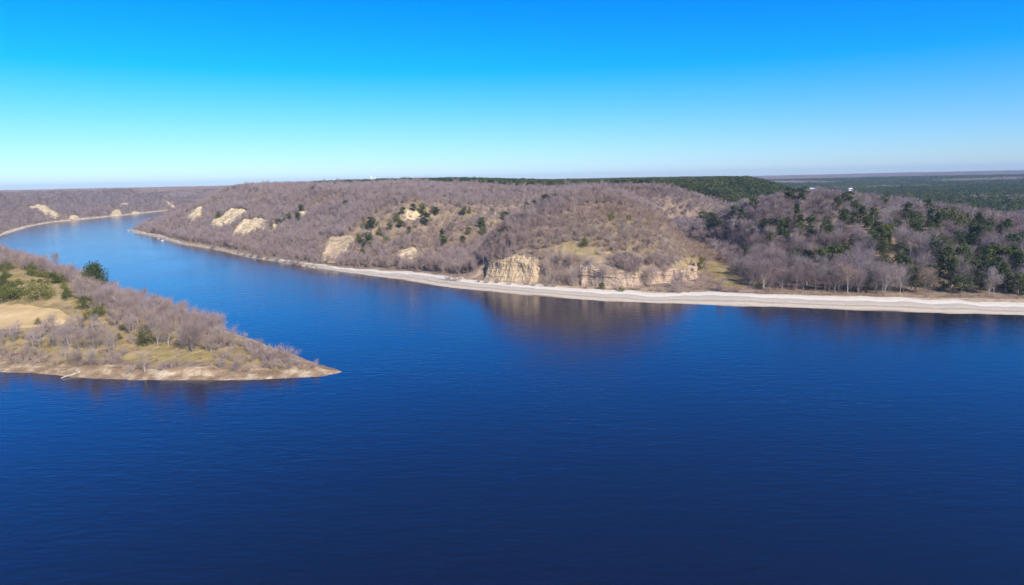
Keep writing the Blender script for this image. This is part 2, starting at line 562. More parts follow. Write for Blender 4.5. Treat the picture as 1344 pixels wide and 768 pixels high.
SCARS = {
    'a': [(420, 345), (424, 325), (434, 316), (464, 314), (468, 318), (455, 336), (440, 345)],
    'b': [(519, 342), (523, 333), (535, 327), (548, 330), (551, 338), (538, 342)],
    'c': [(304, 312), (312, 297), (320, 290), (345, 288), (353, 292), (345, 304), (325, 311)],
    'd': [(272, 301), (283, 288), (294, 284), (300, 278), (322, 277), (325, 281), (308, 292), (290, 300)],
    'e': [(245, 291), (253, 280), (262, 274), (268, 275), (263, 285), (252, 291)],
    'f': [(345, 306), (358, 296), (375, 292), (382, 296), (365, 302)],
    'g': [(386, 287), (390, 281), (402, 279), (409, 281), (398, 286)],
    'h': [(528, 292), (524, 282), (532, 276), (550, 278), (556, 284), (546, 290)],
    'i': [(253, 270), (262, 263), (274, 261), (268, 267)],
    'j': [(35, 274), (45, 271), (63, 272), (66, 278), (78, 284), (72, 287), (60, 283), (48, 278)],
    'k': [(90, 288), (95, 283), (101, 284), (104, 287)],
    'l': [(158, 271), (160, 268), (168, 268), (168, 272)],
    'm': [(217, 266), (220, 265), (231, 272), (229, 274)],
    'n': [(145, 284), (150, 276), (157, 276), (159, 283)],
    'o': [(173, 281), (176, 278), (183, 279), (182, 281)],
}
SCAR_W = {k: ground_poly(v) for k, v in SCARS.items()}
OPENING_SPOTS = [ground_poly(v) for v in ([(1030, 318), (1040, 300), (1050, 298), (1046, 318)], [(1126, 320), (1130, 298), (1142, 302), (1146, 322)])]


# ------------------------------------------------------------------ ground, river, beaches
def build_ground():
    na = 700
    ang = np.radians(np.linspace(-56, 54, na))
    gs = lambda a, b, n: a * (b / a) ** np.linspace(0, 1, n, endpoint=False)
    r = np.concatenate([gs(150, 200, 20), gs(200, 330, 150), gs(330, 470, 230), gs(470, 1100, 190), gs(1100, 9000, 180)])
    nr = len(r)
    A, Rr = np.meshgrid(ang, r)
    x, y = Rr * np.sin(A), Rr * np.cos(A)
    z, dA, dB, dC, bw, dq = heights(x, y, True)
    far = Rr
    z = z + S((far - 2500) / 1500) * (3.5 * fbm(x / 60, y / 60, 2, 77) + 6 * fbm(x / 700, y / 700, 3, 78)) * (z > 2)
    V = np.stack([x, y, z], -1).reshape(-1, 3)
    me = mesh_np('ground', V, grid_faces(nr, na), [M_GROUND], True)
    red = np.zeros(x.shape); grn = np.zeros(x.shape); blu = np.zeros(x.shape)
    red = np.maximum(red, S((dB - 5) / 12) * 0.62)
    for zz, v in ((Z_GRASS, 0.7), (Z_SPIT, 0.75), (Z_BANKGRASS, 0.7), (Z_MOUND_BARE, 0.55), (Z_MOUND_GRASS, 0.8), (Z_OPEN, 0.45), (Z_MOUND, 0.5)):
        red = np.maximum(red, v * S((sdist(x, y, zz) + 6) / 12))
    grn = np.maximum(grn, S((7 - dB) / 4) * (dB > -20) * 0.8)
    grn = np.maximum(grn, S((dA + 6) / 3) * S((bw + 2 - dA) / 4))
    grn = np.maximum(grn, S((dC + 10) / 5) * S((9 - dC) / 6))
    for zz in OPENING_SPOTS:
        grn = np.maximum(grn, 0.6 * S((sdist(x, y, zz) + 2) / 4))
    blu = S((far - 2600) / 1500) * 0.9
    at = me.color_attributes.new('cover', 'FLOAT_COLOR', 'POINT')
    col = np.stack([red, grn, blu, np.ones_like(red)], -1).reshape(-1)
    at.data.foreach_set('color', col.astype(np.float32))
    tag(obj('ground', me), 'wooded hills and low land on both sides of the river', 'ground', kind='structure')


build_ground()

wr = 8980.0
wv = [(-wr, -180, 0), (wr, -180, 0), (wr, wr, 0), (-wr, wr, 0)]
tag(obj('river', mesh_np('river', np.array(wv), np.array([[0, 1, 2, 3]]), [M_WATER])), 'deep blue rippled river water', 'water', kind='structure')


def resample(pts, step):
    P = np.array(pts, float)
    seg = np.hypot(*np.diff(P, axis=0).T)
    t = np.concatenate([[0], np.cumsum(seg)])
    u = np.arange(0, t[-1], step)
    q = np.stack([np.interp(u, t, P[:, 0]), np.interp(u, t, P[:, 1])], 1)
    k = 9
    pad = np.concatenate([np.repeat(q[:1], k, 0), q, np.repeat(q[-1:], k, 0)])
    ker = np.ones(2 * k + 1) / (2 * k + 1)
    q = np.stack([np.convolve(pad[:, i], ker, 'valid') for i in (0, 1)], 1)
    return q, u


def shore_sheet(name, pts, step, width_fn, nac, mat, inland, label, lift=0.14, jag=0.35, seed=3):
    q, u = resample(pts, step)
    d = np.gradient(q, axis=0)
    d /= np.linalg.norm(d, axis=1)[:, None]
    n = np.stack([d[:, 1], -d[:, 0]], 1) * inland
    w = width_fn(q) * (1 + jag * fbm(u / 45, u * 0, 4, seed) + 0.25 * jag * fbm(u / 6, u * 0 + 5, 3, seed + 4))
    a = np.linspace(0, 1, nac)
    dist = -7 + (w[:, None] + 7) * a[None, :]
    X = q[:, None, 0] + n[:, None, 0] * dist
    Y = q[:, None, 1] + n[:, None, 1] * dist
    Z = np.minimum(heights(X, Y), 2.9) + lift + 0.10 * fbm(X / 2.2, Y / 2.2, 3, seed)
    Z -= 0.45 * (a[None, :] > 0.999)
    me = mesh_np(name, np.stack([X, Y, Z], -1).reshape(-1, 3), grid_faces(len(q), nac), [mat], True)
    at = me.attributes.new('across', 'FLOAT', 'POINT')
    at.data.foreach_set('value', np.clip(dist / np.maximum(w[:, None], 1), 0, 1).astype(np.float32).ravel())
    return tag(obj(name, me), label, 'beach', kind='structure')


shore_sheet('beach', [(500, 240), (350, 258), (270, 268)] + SHORE_A[:18], 1.5,
            lambda q: np.interp(q[:, 0], BWX, BWY) * np.where(q[:, 0] < -95, np.clip(0.8 + 1.6 * fbm(q[:, 0] / 70, q[:, 1] / 70, 2, 88), 0.2, 1.5), 1.0), 30, M_BEACH, -1 if False else 1, 'long pale sand beach below the mound and the wooded hills')
shore_sheet('riverbank', [(-320, 262), (-290, 252), (-210, 232)] + SHORE_B[::-1] + [(-60, 218), (-76, 233), (-95, 250)], 0.8,
            lambda q: 4.5 + 0 * q[:, 0], 22, M_BANK, 1, 'eroded tan bank along the waterline of the left headland', 0.18, 0.6, 13)
shore_sheet('far_beach', SHORE_C, 3.0, lambda q: 5.0 + 0 * q[:, 0], 10, M_BEACH, -1, 'thin pale shore below the far left hills', 0.3, 0.7, 23)


def drape(name, poly, mat, h, step, seed, rough=1.0, margin=1.6):
    P = np.array(poly)
    x0, y0 = P.min(0) - margin * 2
    x1, y1 = P.max(0) + margin * 2
    xs = np.arange(x0, x1 + step, step)
    ys = np.arange(y0, y1 + step, step)
    X, Y = np.meshgrid(xs, ys)
    d = sdist(X, Y, poly) + 2.6 * rough * fbm(X / 9, Y / 9, 5, seed)
    Z = heights(X, Y)
    off = h * S((d + margin) / (margin * 2.5)) - 0.5 * h * (1 - S((d + margin) / margin)) - 0.1
    off = off + h * 0.9 * rough * fbm(X / 5, Y / 9, 4, seed + 3) * S((d + 0.5) / 3)
    F = grid_faces(len(ys), len(xs))
    dd = d.ravel()
    keep = (dd[F] > -margin * 1.3).any(1)
    F = F[keep]
    used = np.unique(F)
    rem = np.full(len(dd), -1)
    rem[used] = np.arange(len(used))
    V = np.stack([X, Y, Z + off], -1).reshape(-1, 3)[used]
    return obj(name, mesh_np(name, V, rem[F], [mat], True))


tag(drape('field', Z_FIELD, M_FIELD, 0.45, 0.9, 51, 0.4, 2.0), 'bare orange sand clearing on the left headland', 'sand clearing', kind='structure')

scar_info = {
    'a': ('sandstone_cliff', M_ROCK_TAN, 3.5, 'squarish tan rock cliff above the beach, left of the mound', 'cliff'),
    'b': ('sand_scar', M_SAND_CLIFF, 1.6, 'small yellow sand scar low on the shrubby slope left of the mound', 'sand scar'),
    'c': ('sand_cliff', M_SAND_CLIFF, 2.6, 'pale cliff nearest the camera of the three large ones on the long slope', 'cliff'),
    'd': ('sand_cliff', M_SAND_CLIFF, 2.6, 'broad two-tongued pale cliff, middle of the three large ones on the long slope', 'cliff'),
    'e': ('sand_cliff', M_SAND_CLIFF, 2.6, 'narrow pale cliff nearest the point where the river bends', 'cliff'),
    'f': ('rock_ledge', M_SAND_CLIFF, 1.6, 'thin slanting pale ledge just right of the large pale cliffs', 'rock ledge'),
    'g': ('rock_ledge', M_SAND_CLIFF, 1.6, 'small pale ledge high on the slope beside dark evergreens', 'rock ledge'),
    'h': ('sand_scar', M_SAND_CLIFF, 1.2, 'pale bare scar ringed by evergreens high on the shrubby slope', 'sand scar'),
    'i': ('rock_ledge', M_SAND_CLIFF, 1.8, 'faint pale strip near the crest above the river bend', 'rock ledge'),
    'j': ('sand_cliff', M_SAND_CLIFF, 3.5, 'largest pale cliff on the far left bank, sloping down to the water', 'cliff'),
    'k': ('sand_cliff', M_SAND_CLIFF, 3.0, 'little pale cone of sand at the water on the far left bank', 'cliff'),
    'l': ('sand_scar', M_SAND_CLIFF, 3.0, 'small pale patch halfway up the far bank', 'sand scar'),
    'm': ('sand_scar', M_SAND_CLIFF, 3.0, 'pale diagonal streak on the far hill where the river disappears', 'sand scar'),
    'n': ('sand_scar', M_SAND_CLIFF, 2.0, 'dull tan slope just above the far waterline', 'sand scar'),
    'o': ('sand_scar', M_SAND_CLIFF, 2.5, 'tiny bright sand patch at the far waterline', 'sand scar'),
}
for k, (nm, mat, h, lab, cat) in scar_info.items():
    if len(SCAR_W[k]) > 3:
        tag(drape(nm, SCAR_W[k], mat, h, 1.0 if k in 'abcdefgh' else 2.2, 60 + ord(k), 1.0, 1.6 if k in 'abcdefgh' else 3), lab, cat,
            'pale bare cliffs and scars along the banks')


def cliff(name, a0, a1, zb, zt_fn, mat, seed, label, talus=2.0, lay=0.9, taper=14.0, dome_k=0.0, skew=0.0, sm=4):
    """an upright weathered face that follows the foot of the mound"""
    phs = np.radians(np.arange(a0, a1, 0.22))
    nv = 30
    rr = np.linspace(40, 190, 900)
    V = []
    for i, ph in enumerate(phs):
        xs, ys = D1[0] + rr * math.cos(ph), D1[1] + rr * math.sin(ph)
        zs = heights(xs, ys)
        zt = float(zt_fn(math.degrees(ph)))
        j = int(np.argmax(zs < 0.5 * (zt + zb)))
        V.append((rr[j], zt))
    V = np.array(V)
    ker = np.ones(2 * sm + 1) / (2 * sm + 1)
    rm = np.convolve(np.pad(V[:, 0], sm, 'edge'), ker, 'valid')
    zt = V[:, 1]
    e = np.minimum(np.arange(len(phs)), np.arange(len(phs))[::-1])
    endf = S(e / taper)
    uu = np.linspace(0, 1, len(phs))
    zt = zb + (zt - zb) * (1 - dome_k * np.abs(2 * uu - 1 - skew) ** 3.2)
    v = np.linspace(0, 1, nv)
    arc = phs * 110
    Uu, Vv = np.meshgrid(arc, v)
    zt_ = (zb + (zt - zb) * (0.35 + 0.65 * endf) + 0.7 * fbm(arc / 3.0, arc * 0, 4, seed))[None, :]
    Z = zb - 4.0 + (zt_ - zb + 4.0) * Vv
    layer = np.floor(Z / lay + 0.9 * fbm(Uu / 14, Z / 4, 3, seed + 1))
    off = 0.32 * _h(layer, layer * 0, seed + 2) + 0.16 * _h(layer, np.floor(Uu / 2.3 + 0.7 * vn(Uu / 4, Z)), seed + 4)
    off += 1.3 * fbm(Uu / 8, Z / 16, 4, seed + 3) + 0.5 * fbm(Uu / 1.5, Z / 4.5, 3, seed + 5) + 0.3 * fbm(Uu / 0.8, Z / 0.8, 2, seed + 6)
    off += talus * np.clip(1.15 - 1.5 * Vv, 0, 1) ** 1.4 - 1.2 * Vv + 2.3
    off = off * endf[None, :] - 3.5 * (1 - endf[None, :])
    Rr = rm[None, :] + off
    X = D1[0] + Rr * np.cos(phs)[None, :]
    Y = D1[1] + Rr * np.sin(phs)[None, :]
    # the crown of the face runs back under the turf
    rows = [np.stack([X, Y, Z], -1)]
    for back, dz in ((1.2, 0.25), (4.5, None), (9, None)):
        rb = Rr[-1] - back
        xb, yb = D1[0] + rb * np.cos(phs), D1[1] + rb * np.sin(phs)
        zb_ = np.maximum(Z[-1] + dz, 0) if dz else heights(xb, yb) - 0.4
        rows.append(np.stack([xb, yb, zb_], -1)[None])
    G = np.concatenate(rows, 0)
    me = mesh_np(name, G.reshape(-1, 3), grid_faces(G.shape[0], G.shape[1]), [mat], False)
    return tag(obj(name, me), label, 'cliff', 'pale bare cliffs and scars along the banks')


cliff('layered_cliff', -101.5, -58, 3.2, lambda a: 10.5 + 0.6 * math.sin(a * 0.9), M_ROCK_PINK, 91, 'long low cliff of layered pinkish rock along the foot of the mound', 3.0, 1.3, 14.0, 0.12, 0.0)
cliff('sandstone_cliff', -137, -108.5, 5.0, lambda a: 14.0 + 1.2 * math.sin(a * 0.5), M_ROCK_TAN, 95, 'rounded tan cliff with dark cracks at the left end of the mound', 4.0, 2.4, 30.0, 0.72, 0.0, 22)


# ------------------------------------------------------------------ trees
def bare_tree(seed, h, spread, twigs, tw, detail=True, multi=1):
    rng = np.random.default_rng(seed)
    T, K = Geo(), Geo()
    ends = []
    for s in range(multi):
        lean = rng.normal(size=2) * 0.05 * h + (rng.normal(size=2) * 0.10 * h if multi > 1 else 0)
        n = 6
        t = np.linspace(0, 1, n)
        hh = h * rng.uniform(0.62, 0.78)
        tr = np.stack([lean[0] * t ** 1.3 + 0.02 * h * np.sin(t * 5 + seed), lean[1] * t ** 1.3 + 0.02 * h * np.cos(t * 4 + seed), -0.3 + (hh + 0.3) * t], 1)
        r0 = h * 0.016 / (multi ** 0.4)
        T.tube(tr, r0 * (1 - 0.8 * t) * (1 + 0.6 * (t < 0.05)), 6)
        nl = 12 if detail else 8
        for i in range(nl):
            f = rng.uniform(0.10, 0.98)
            b = np.array([np.interp(f, t, tr[:, j]) for j in range(3)])
            a = rng.uniform(0, 2 * math.pi)
            ln = h * rng.uniform(0.28, 0.46) * (1.2 - 0.6 * f) * spread
            up = rng.uniform(0.8, 1.9) + 0.4 * f
            d = np.array([math.cos(a), math.sin(a), up])
            d /= np.linalg.norm(d)
            u = np.linspace(0, 1, 4)
            L = b + d * (ln * u)[:, None] + np.stack([0 * u, 0 * u, 0.16 * ln * u ** 2], 1)
            T.tube(L, r0 * 0.42 * (1 - 0.75 * u), 4)
            for q in range(4 if detail else 2):
                g = rng.uniform(0.35, 1)
                c = np.array([np.interp(g, u, L[:, j]) for j in range(3)])
                d2 = d + rng.normal(size=3) * 0.55
                d2[2] += 0.25
                d2 /= np.linalg.norm(d2)
                l2 = ln * rng.uniform(0.35, 0.6)
                K.tube(np.stack([c, c + d2 * l2 * 0.55 + [0, 0, 0.03 * l2], c + d2 * l2]), r0 * np.array([0.17, 0.12, 0.05]), 3)
                ends += [(c + d2 * l2 * w, d2) for w in (0.3, 0.65, 1.0)]
            ends += [(L[k], d) for k in (2, 3)]
        ends.append((tr[-1], np.array([0, 0, 1.0])))
    E = np.array([e[0] for e in ends]); Dd = np.array([e[1] for e in ends])
    pick = rng.integers(0, len(E), twigs)
    P = E[pick] + rng.normal(size=(twigs, 3)) * 0.05 * h * spread
    ctr = np.array([0, 0, h * 0.45])
    out = P - ctr
    out /= np.linalg.norm(out, axis=1)[:, None] + 1e-6
    D = Dd[pick] * 0.7 + out * 0.6 + rng.normal(size=(twigs, 3)) * 0.55 + np.array([0, 0, 0.25])
    D /= np.linalg.norm(D, axis=1)[:, None]
    K.slivers(P, D, h * rng.uniform(0.07, 0.16, twigs), tw * rng.uniform(0.6, 1.4, twigs), rng)
    return T, K


def bare_shrub(seed, h, twigs, tw):
    """many-stemmed leafless bush"""
    rng = np.random.default_rng(seed)
    T, K = Geo(), Geo()
    E, Dd = [], []
    for i in range(11):
        a = rng.uniform(0, 2 * math.pi)
        d = np.array([math.cos(a), math.sin(a), rng.uniform(0.9, 2.6)])
        d /= np.linalg.norm(d)
        u = np.linspace(0, 1, 4)
        ln = h * rng.uniform(0.6, 0.95)
        L = np.array([0.12 * h * math.cos(a), 0.12 * h * math.sin(a), -0.2]) + d * (ln * u)[:, None] + np.stack([0 * u, 0 * u, 0.1 * ln * u ** 2], 1)
        T.tube(L, h * 0.012 * (1 - 0.8 * u), 4)
        for w in (1, 2, 3):
            E.append(L[w]); Dd.append(d)
            E.append(0.5 * (L[w] + L[w - 1])); Dd.append(d)
    E, Dd = np.array(E), np.array(Dd)
    pick = rng.integers(0, len(E), twigs)
    P = E[pick] + rng.normal(size=(twigs, 3)) * 0.07 * h
    D = Dd[pick] * 0.8 + rng.normal(size=(twigs, 3)) * 0.6 + np.array([0, 0, 0.2])
    D /= np.linalg.norm(D, axis=1)[:, None]
    K.slivers(P, D, h * rng.uniform(0.12, 0.26, twigs), tw * rng.uniform(0.6, 1.4, twigs), rng)
    return T, K


def evergreen(seed, h, w, shape, clumps, per, leaf):
    rng = np.random.default_rng(seed)
    T, K = Geo(), Geo()
    t = np.linspace(0, 1, 5)
    top = h * 0.9
    tr = np.stack([0.02 * h * np.sin(4 * t + seed), 0.02 * h * np.cos(3 * t + seed), -0.3 + top * t], 1)
    T.tube(tr, h * 0.02 * (1 - 0.85 * t), 6)
    cs = []
    for i in range(clumps):
        f = rng.uniform(0, 1)
        if shape == 'pine':
            z = h * (0.24 + 0.72 * f)
            R = w / 2 * (0.55 + 0.6 * math.sin(math.pi * min(1, 0.15 + f * 0.85))) * rng.uniform(0.15, 1.0)
        elif shape == 'cone':
            z = h * (0.08 + 0.88 * f)
            R = w / 2 * (1.02 - f) ** 0.75 * rng.uniform(0.3, 1.0)
        else:
            z = h * (0.10 + 0.75 * f)
            R = w / 2 * math.sqrt(max(0.0, 1 - (1.12 * f - 0.15) ** 2)) * rng.uniform(0.4, 0.95)
        a = rng.uniform(0, 2 * math.pi)
        c = np.array([R * math.cos(a), R * math.sin(a), z])
        cs.append(c)
        if shape == 'pine' and i % 2 == 0:
            zb = min(top * 0.95, z * 0.85)
            T.tube(np.stack([[0, 0, zb], c * [0.5, 0.5, 0] + [0, 0, zb * 0.5 + z * 0.5], c]), h * np.array([0.007, 0.005, 0.002]), 3)
    cs = np.array(cs)
    s = w * (0.10 if shape != 'round' else 0.13)
    P = np.repeat(cs, per, 0)
    P = P + np.clip(rng.normal(size=P.shape), -1.7, 1.7) * s * np.array([1, 1, 0.62]) * np.repeat(rng.uniform(0.6, 1.25, clumps), per)[:, None]
    P[:, 2] = np.maximum(P[:, 2], 0.03 * h + rng.uniform(0, 0.2, len(P)))
    K.leaves(P, leaf, rng, 0.3)
    return T, K


def two_part(T, K, mt, mk, name):
    return T.mesh(name + ' trunk', [mt], True), K.mesh(name + ' crown', [mk])


def joined(T, K, mt, mk, name):
    nT = sum(len(q) for q in T.Q)
    G = Geo()
    G.add(np.concatenate(T.V), np.concatenate(T.Q))
    G.add(np.concatenate(K.V), np.concatenate(K.Q))
    F = np.concatenate(G.Q)
    idx = (np.arange(len(F)) >= nT).astype(int)
    return mesh_np(name, np.concatenate(G.V), F, [mt, mk], False, idx)


# unit-ish variants: heights are scaled afterwards
DARKNEAR = [two_part(*bare_tree(170 + i, 10, (0.95, 1.15, 1.05, 1.1)[i], 1350, 0.04, True, (1, 3, 2, 4)[i]), m_bark, m_twig_shaded, 'dark bare tree') for i in range(4)]
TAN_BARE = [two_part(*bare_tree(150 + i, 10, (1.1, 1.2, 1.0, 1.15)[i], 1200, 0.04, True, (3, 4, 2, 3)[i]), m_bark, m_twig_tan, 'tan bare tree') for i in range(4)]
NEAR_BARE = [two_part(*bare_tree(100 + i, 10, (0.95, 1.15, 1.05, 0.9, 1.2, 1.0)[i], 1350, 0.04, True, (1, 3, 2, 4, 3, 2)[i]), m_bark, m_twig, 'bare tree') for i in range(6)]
NEAR_SHRUB = [two_part(*bare_shrub(200 + i, 4, 620, 0.045), m_bark, m_twig_tan, 'bare shrub') for i in range(4)]
PINES = [two_part(*evergreen(300 + i, 10, (6.5, 5.5, 7.5)[i], 'pine', 52, 34, 0.30), m_bark, m_green, 'pine') for i in range(3)]
CEDARS = [two_part(*evergreen(320 + i, 10, (6.0, 5.0)[i], 'cone', 46, 30, 0.28), m_bark, m_green, 'cedar') for i in range(2)]
BUSHES = [two_part(*evergreen(340 + i, 4, (6.0, 5.0, 7.0)[i], 'round', 46, 34, 0.17), m_bark, m_bush, 'bush') for i in range(3)]

# --- scatter candidates ------------------------------------------------------
def jitter_grid(x0, x1, y0, y1, step, seed):
    rng = np.random.default_rng(seed)
    X, Y = np.meshgrid(np.arange(x0, x1, step), np.arange(y0, y1, step))
    X = X.ravel() + rng.uniform(-0.5, 0.5, X.size) * step
    Y = Y.ravel() + rng.uniform(-0.5, 0.5, Y.size) * step
    keep = (np.abs(X) < 0.98 * Y + 40)
    return X[keep], Y[keep], rng


def in_any(X, Y, polys, grow=0.0):
    m = np.zeros(X.shape, bool)
    for p in polys:
        if len(p) > 2:
            m |= sdist(X, Y, p) > -grow
    return m


ALL_SCARS = [p for p in SCAR_W.values() if len(p) > 2]


def is_pine(X, Y):
    n = 90 * fbm(X / 160, Y / 160, 3, 401)
    lim = np.interp(X, [-900, -480, -330, -60, 40, 340, 420, 520, 900, 4000], [9e5, 9e5, 1150, 980, 750, 790, 900, 1060, 1080, 1150])
    low = (X > 300) & (Y + 0.4 * n > 600) & (Y < 1100) & (fbm(X / 70, Y / 110, 3, 403) > -0.08)
    return ((Y + n > lim) & (vn(X / 420, Y / 420, 405) < 0.7)) | low


BARE, SHRUB, PINE_PTS, CLB, CLP = [], [], [], [], []   # tuples x, y, z, height, seed
# left headland
X, Y, rng = jitter_grid(-480, -50, 200, 560, 4.2, 1)
z, dA, dB, dC, bw, dq = heights(X, Y, True)
front = Y < 232 + 0.0 * X
dens = 0.95 * S((dB - 2.5) / 3)
nz = fbm(X / 22, Y / 22, 3, 61)
dens = dens * np.where(in_any(X, Y, [Z_BANKGRASS]), 0.68, 1.0) * np.where(nz < -0.3, 0.45, 1.0)
dens = np.where(in_any(X, Y, [Z_GRASS], 1), 0.015, dens)
dens = np.where(in_any(X, Y, [Z_FIELD], 6), 0, dens)
dens = np.where(in_any(X, Y, [Z_SPIT], 1), 0.06, dens)
dens = np.where(in_any(X, Y, [Z_TIP], 0), 0.0, dens)
ok = (dB > 3) & (rng.uniform(size=X.size) < dens)
for x_, y_, z_, d_ in zip(X[ok], Y[ok], z[ok], dB[ok]):
    if d_ < 16 and y_ < 245 and rnd.random() < (0.72 if x_ < -100 else 0.85) or rnd.random() < 0.2:
        SHRUB.append((x_, y_, z_, rnd.uniform(2.0, 4.4)))
    else:
        BARE.append((x_, y_, z_, rnd.uniform(4.6, 6.6) if x_ < -135 and y_ < 262 else rnd.uniform(5.0, 8.2)))
# right bank up to the edge of the plateau
X, Y, rng = jitter_grid(-700, 640, 255, 1150, 3.25, 2)
z, dA, dB, dC, bw, dq = heights(X, Y, True)
inl = dA - bw
nz = fbm(X / 30, Y / 30, 3, 63)
lo = np.where(X < 118, 1.5, 4.0)
dens = S((inl - lo) / 5) * 0.95
dens = np.where((nz < -0.33) & (X > 115), dens * 0.7, dens)
dens = np.where(in_any(X, Y, [Z_OPEN]), dens * 0.5, dens)
dens = np.where(in_any(X, Y, [Z_MOUND_BARE, Z_MOUND_GRASS]), dens * 0.12, dens)
dens = np.where(in_any(X, Y, ALL_SCARS + OPENING_SPOTS, 1.0), 0, dens)
moundfoot = (z < 9.5) & (X > -22) & (X < 122) & (Y < 430)
dens = np.where(moundfoot, dens * 0.10, dens)
ok = (dA > 2) & (rng.uniform(size=X.size) < dens) & (z > 1.2)
pine = is_pine(X, Y)
bigwood = (X > 112) & (Y < 760) | pine | (Y > 900)
ok &= ~bigwood | (rng.uniform(size=X.size) < 0.5)
var = 1 + 0.45 * fbm(X / 45, Y / 45, 3, 91)
zm = in_any(X, Y, [Z_MOUND], 4)
zo = in_any(X, Y, [Z_OPEN], 2) & (rng.uniform(size=X.size) < 0.5)
for x_, y_, z_, i_, p_, v_, m_, o_ in zip(X[ok], Y[ok], z[ok], inl[ok], pine[ok], var[ok], zm[ok], zo[ok]):
    onmound = (x_ - 55) ** 2 / 105 ** 2 + (y_ - 480) ** 2 / 140 ** 2 < 1
    if p_:
        PINE_PTS.append((x_, y_, z_, rnd.uniform(8, 12)))
    elif onmound:
        if m_ and rnd.random() < 0.8:
            SHRUB.append((x_, y_, z_, rnd.uniform(2.8, 4.8)))
        else:
            BARE.append((x_, y_, z_, rnd.uniform(3.5, 5.5) if m_ else rnd.uniform(5.0, 7.2)))
    elif o_:
        SHRUB.append((x_, y_, z_, rnd.uniform(2.2, 4.2)))
    elif x_ > 110 and y_ < 700:
        k_ = float(np.interp(z_, [6, 30], [1.0, 0.72]))
        BARE.append((x_, y_, z_, k_ * (rnd.uniform(8.5, 13.5) if rnd.random() < 0.8 else rnd.uniform(5, 8))))
    else:
        BARE.append((x_, y_, z_, rnd.uniform(4.4, 7.0) * v_ * (1.5 if rnd.random() < 0.035 else 1.0)))
# far left bank
X, Y, rng = jitter_grid(-1500, -560, 640, 2000, 7.5, 3)
z, dA, dB, dC, bw, dq = heights(X, Y, True)
ok = (dC > 7) & (rng.uniform(size=X.size) < 0.95) & ~in_any(X, Y, ALL_SCARS, 3) & (X > -0.95 * Y)
for x_, y_, z_ in zip(X[ok], Y[ok], z[ok]):
    BARE.append((x_, y_, z_, rnd.uniform(7, 10.5)))
# plateau and plain, single trees out to two kilometres
X, Y, rng = jitter_grid(-900, 2000, 700, 2000, 9.0, 4)
z, dA, dB, dC, bw, dq = heights(X, Y, True)
sel = ~((X > -700) & (X < 640) & (Y < 1150)) & (dA > 25) & (X < 0.95 * Y)
pine = is_pine(X, Y)
for x_, y_, z_, p_ in zip(X[sel], Y[sel], z[sel], pine[sel]):
    (PINE_PTS if p_ else BARE).append((x_, y_, z_, rnd.uniform(9, 13) if p_ else rnd.uniform(8, 11)))
# beyond that, groves
X, Y, rng = jitter_grid(-5500, 6500, 1950, 7000, 44, 5)
z = heights(X, Y)
far = np.hypot(X, Y)
pine = is_pine(X, Y) & (vn(X / 900, Y / 900, 9) < 0.5) & (far < 4800)
sel = (z > 5) & (np.abs(X) < 0.92 * Y) & (far < 8000)
for x_, y_, z_, p_ in zip(X[sel], Y[sel], z[sel], pine[sel]):
    (CLP if p_ else CLB).append((x_, y_, z_, rnd.uniform(0.85, 1.2)))


def visible(p):
    """in the frame and not behind higher ground"""
    X, Y, Z = np.array([p[0]]), np.array([p[1]]), np.array([p[2]])
    u, v = to_px(X, Y, Z + p[3] * 0.8)
    if not (-10 < u[0] < 1354 and 200 < v[0] < 790):
        return False
    t = np.linspace(0.35, 0.985, 60)
    zs = CAM_Z + (p[2] + p[3] * 0.8 - CAM_Z) * t
    return bool((heights(p[0] * t, p[1] * t) < zs).all())


def split_near(lst, n, cond):
    c = [p for p in lst if cond(p)]
    c.sort(key=lambda p: -p[3] / math.hypot(p[0], p[1]))
    near = []
    for p in c:
        if len(near) >= n:
            break
        if visible(p):
            near.append(p)
    s = set(map(id, near))
    return near, [p for p in lst if id(p) not in s]


def place(name, pair, x, y, z, sc, label, cat, group):
    e = bpy.data.objects.new(name, None)
    e.empty_display_size = 0.5
    C.objects.link(e)
    e.location = (x, y, z)
    e.rotation_euler = (0, 0, rnd.uniform(0, 6.283))
    e.scale = sc
    tag(e, label, cat, group)
    for nm, me in zip(('trunk', 'crown'), pair):
        o = bpy.data.objects.new(nm, me)
        C.objects.link(o)
        o.parent = e
    return e


# hand-placed bare trees: picture foot point, height in metres, variant, label, group
G_MF = 'bare trees at the foot of the mound'
HAND_BARE = [
    (291, 427, 8.5, 0, 'pale-stemmed bare tree alone at the open grassy edge of the left headland', None),
    (252, 462, 11.5, 3, 'broad many-stemmed bare tree, biggest crown on the headland, beside the grassy spit', None),
    (208, 455, 10.0, 1, 'wide bare tree right behind the round green bush on the headland', None),
    (124, 462, 9.0, 4, 'bare tree with pale forked trunks below the sand clearing', None),
    (92, 457, 8.5, 5, 'dark-trunked bare tree at the right end of the sand clearing', None),
    (348, 440, 5.0, 0, 'small bare tree on the skyline of the grassy spit', None),
    (735, 374, 9.0, 3, 'dark bushy bare tree between the two cliffs at the foot of the mound, left one', None),
    (752, 376, 9.5, 4, 'dark bushy bare tree between the two cliffs at the foot of the mound, right one', None),
    (792, 377, 10.5, 1, 'bare tree standing before the left part of the long layered cliff', None),
    (829, 372, 10.0, 0, 'slender bare tree before the middle of the long layered cliff', None),
    (853, 377, 12.0, 3, 'tallest dark bare tree before the long layered cliff', None),
    (890, 381, 8.0, 1, 'bare tree before the right part of the long layered cliff', None),
    (1095, 384, 14.0, 0, 'slim bare tree at the left end of the wood behind the right beach', None),
    (1113, 385, 14.5, 2, 'pale-trunked bare tree near the left end of the wood behind the beach', None),
    (1162, 387, 14.0, 1, 'broad bare tree with two pale trunks standing in front of the wood by the beach', None),
    (1212, 386, 13.0, 5, 'slender pale bare tree right of the dark green pine at the beach edge', None),
]
